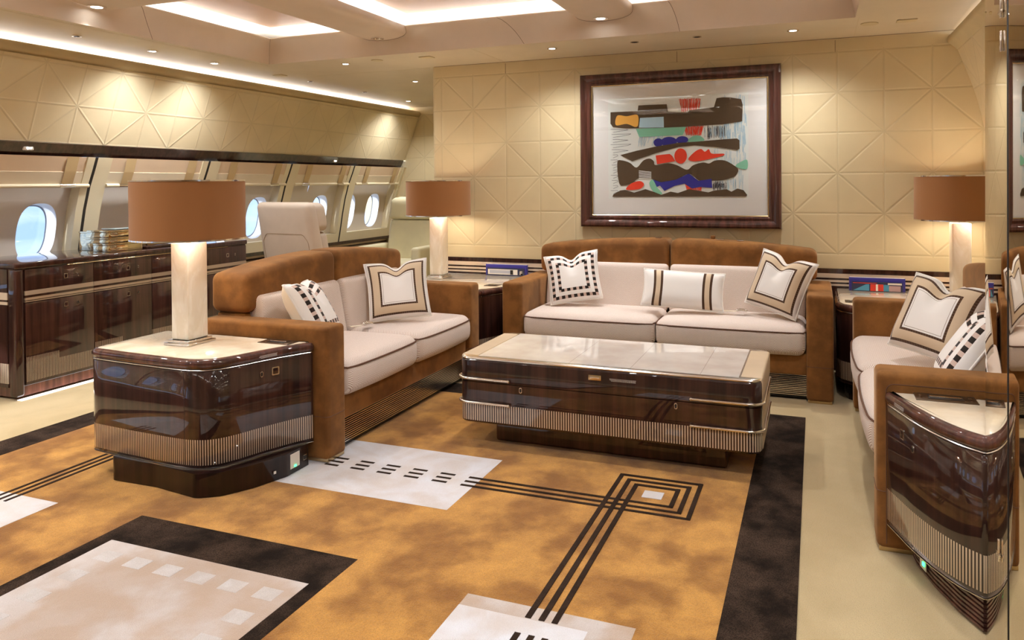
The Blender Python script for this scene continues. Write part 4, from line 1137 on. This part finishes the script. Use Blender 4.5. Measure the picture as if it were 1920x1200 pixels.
# ================================================================== cabin armchairs
def armchair(label, loc, rz, m):
    """seat faces -y"""
    t = thing('armchair', label, 'armchair', loc, rz, 'cabin armchairs')
    P = lambda n, bm, par=t, mm=None: obj(n, bm, mm or m, par, 50, world=False)
    lean = lambda x, y, z: (x * (1 - .10 * max(0, z - .55)), y + (z - .45) * .20, z)
    bm = NB(); rbox(bm, -.27, .27, -.05, .52, .30, .46, .05, 4, (4, 4, 2)); P('seat', bm)
    bm = NB(); rbox(bm, -.325, .325, .44, .575, .20, 1.135, .055, 5, (4, 2, 8), lean); b = P('backrest', bm)
    bm = NB(); rbox(bm, -.285, .285, .335, .452, .42, .88, .045, 4, (4, 2, 5), lean); P('back_cushion', bm, b)
    bm = NB(); rbox(bm, -.305, .305, .315, .50, .885, 1.13, .06, 5, (4, 2, 3), lean); P('headrest', bm, b)
    bm = NB(); path = [(-.27, .40), (-.27, .80), (-.22, .865), (.22, .865), (.27, .80), (.27, .40)]
    tube(bm, [(x * (1 - .10 * max(0, z - .55)), .5755 + (z - .45) * .2, z) for x, z in fillet(path, [0, .06, .05, .05, .06, 0], 5)], .0025, 6); P('back_seam', bm, b, M['seam_tan'])
    for s in (-1, 1):
        bm = NB(); rbox(bm, s * .33 - .055, s * .33 + .055, -.10, .50, .22, .62, .035, 4, (1, 4, 2)); P('armrest', bm)
    bm = NB(); rbox(bm, -.25, .25, .0, .45, .001, .30, .03, 3); P('pedestal', bm, t, M['black'])
    return t
M['seam_tan'] = G('seat seam', (.32, .22, .14), .8).m
armchair('beige leather armchair seen from behind, past the left sofa', (-4.12, 5.98, 0), R(172), M['seat_leather'])
armchair('pale leather armchair facing the camera, near the far bulkhead', (-4.20, 7.08, 0), 0, M['pale_leather'])

# ================================================================== camera, light, colour
cam = bpy.data.cameras.new('camera'); co = bpy.data.objects.new('camera', cam); link(co)
cam.sensor_width = 36; cam.lens = 36 * 1432.233 / 1920; cam.shift_y = -(600 - 358.846) / 1920; cam.clip_start = .05
yw, pt, rl = R(21.685), R(-.603), R(-.461)
f = Vector((-math.sin(yw) * math.cos(pt), math.cos(yw) * math.cos(pt), math.sin(pt)))
r0 = Vector((math.cos(yw), math.sin(yw), 0)); u0 = r0.cross(f)
r = r0 * math.cos(rl) + u0 * math.sin(rl); u = u0 * math.cos(rl) - r0 * math.sin(rl)
m = Matrix((r, u, -f)).transposed().to_4x4(); m.translation = (0, 0, 1.28)
co.matrix_world = m
S.camera = co
sun = bpy.data.lights.new('sun', 'SUN'); sun.energy = 2.2; sun.angle = R(4); sun.color = (.93, .96, 1)
so = bpy.data.objects.new('sun', sun); link(so); so.location = (-8, 0, 4)
so.rotation_euler = Vector((.30, 1, -.22)).to_track_quat('-Z', 'Y').to_euler()
w = bpy.data.worlds.new('sky'); S.world = w; w.use_nodes = True; nt = w.node_tree
bg = nt.nodes['Background']; tc = nt.nodes.new('ShaderNodeTexCoord'); no = nt.nodes.new('ShaderNodeTexNoise'); no.inputs['Scale'].default_value = 6; no.inputs['Detail'].default_value = 6
mp = nt.nodes.new('ShaderNodeMapping'); mp.inputs['Scale'].default_value = (1, 1, 4); nt.links.new(tc.outputs['Generated'], mp.inputs[0]); nt.links.new(mp.outputs[0], no.inputs['Vector'])
cr = nt.nodes.new('ShaderNodeValToRGB'); cr.color_ramp.elements[0].position = .35; cr.color_ramp.elements[0].color = (.30, .46, .80, 1)
cr.color_ramp.elements[1].position = .68; cr.color_ramp.elements[1].color = (.60, .74, .98, 1)
nt.links.new(no.outputs[0], cr.inputs[0]); nt.links.new(cr.outputs[0], bg.inputs[0]); bg.inputs[1].default_value = .8
vs = S.view_settings; vs.view_transform = 'Standard'; vs.look = 'None'; vs.gamma = 1; vs.use_curve_mapping = False; vs.exposure = EXPOSURE
S.cycles.use_denoising = True
S.cycles.max_bounces = 10; S.cycles.diffuse_bounces = 6; S.cycles.glossy_bounces = 5; S.cycles.sample_clamp_indirect = 6
S.cycles.caustics_reflective = False; S.cycles.caustics_refractive = False
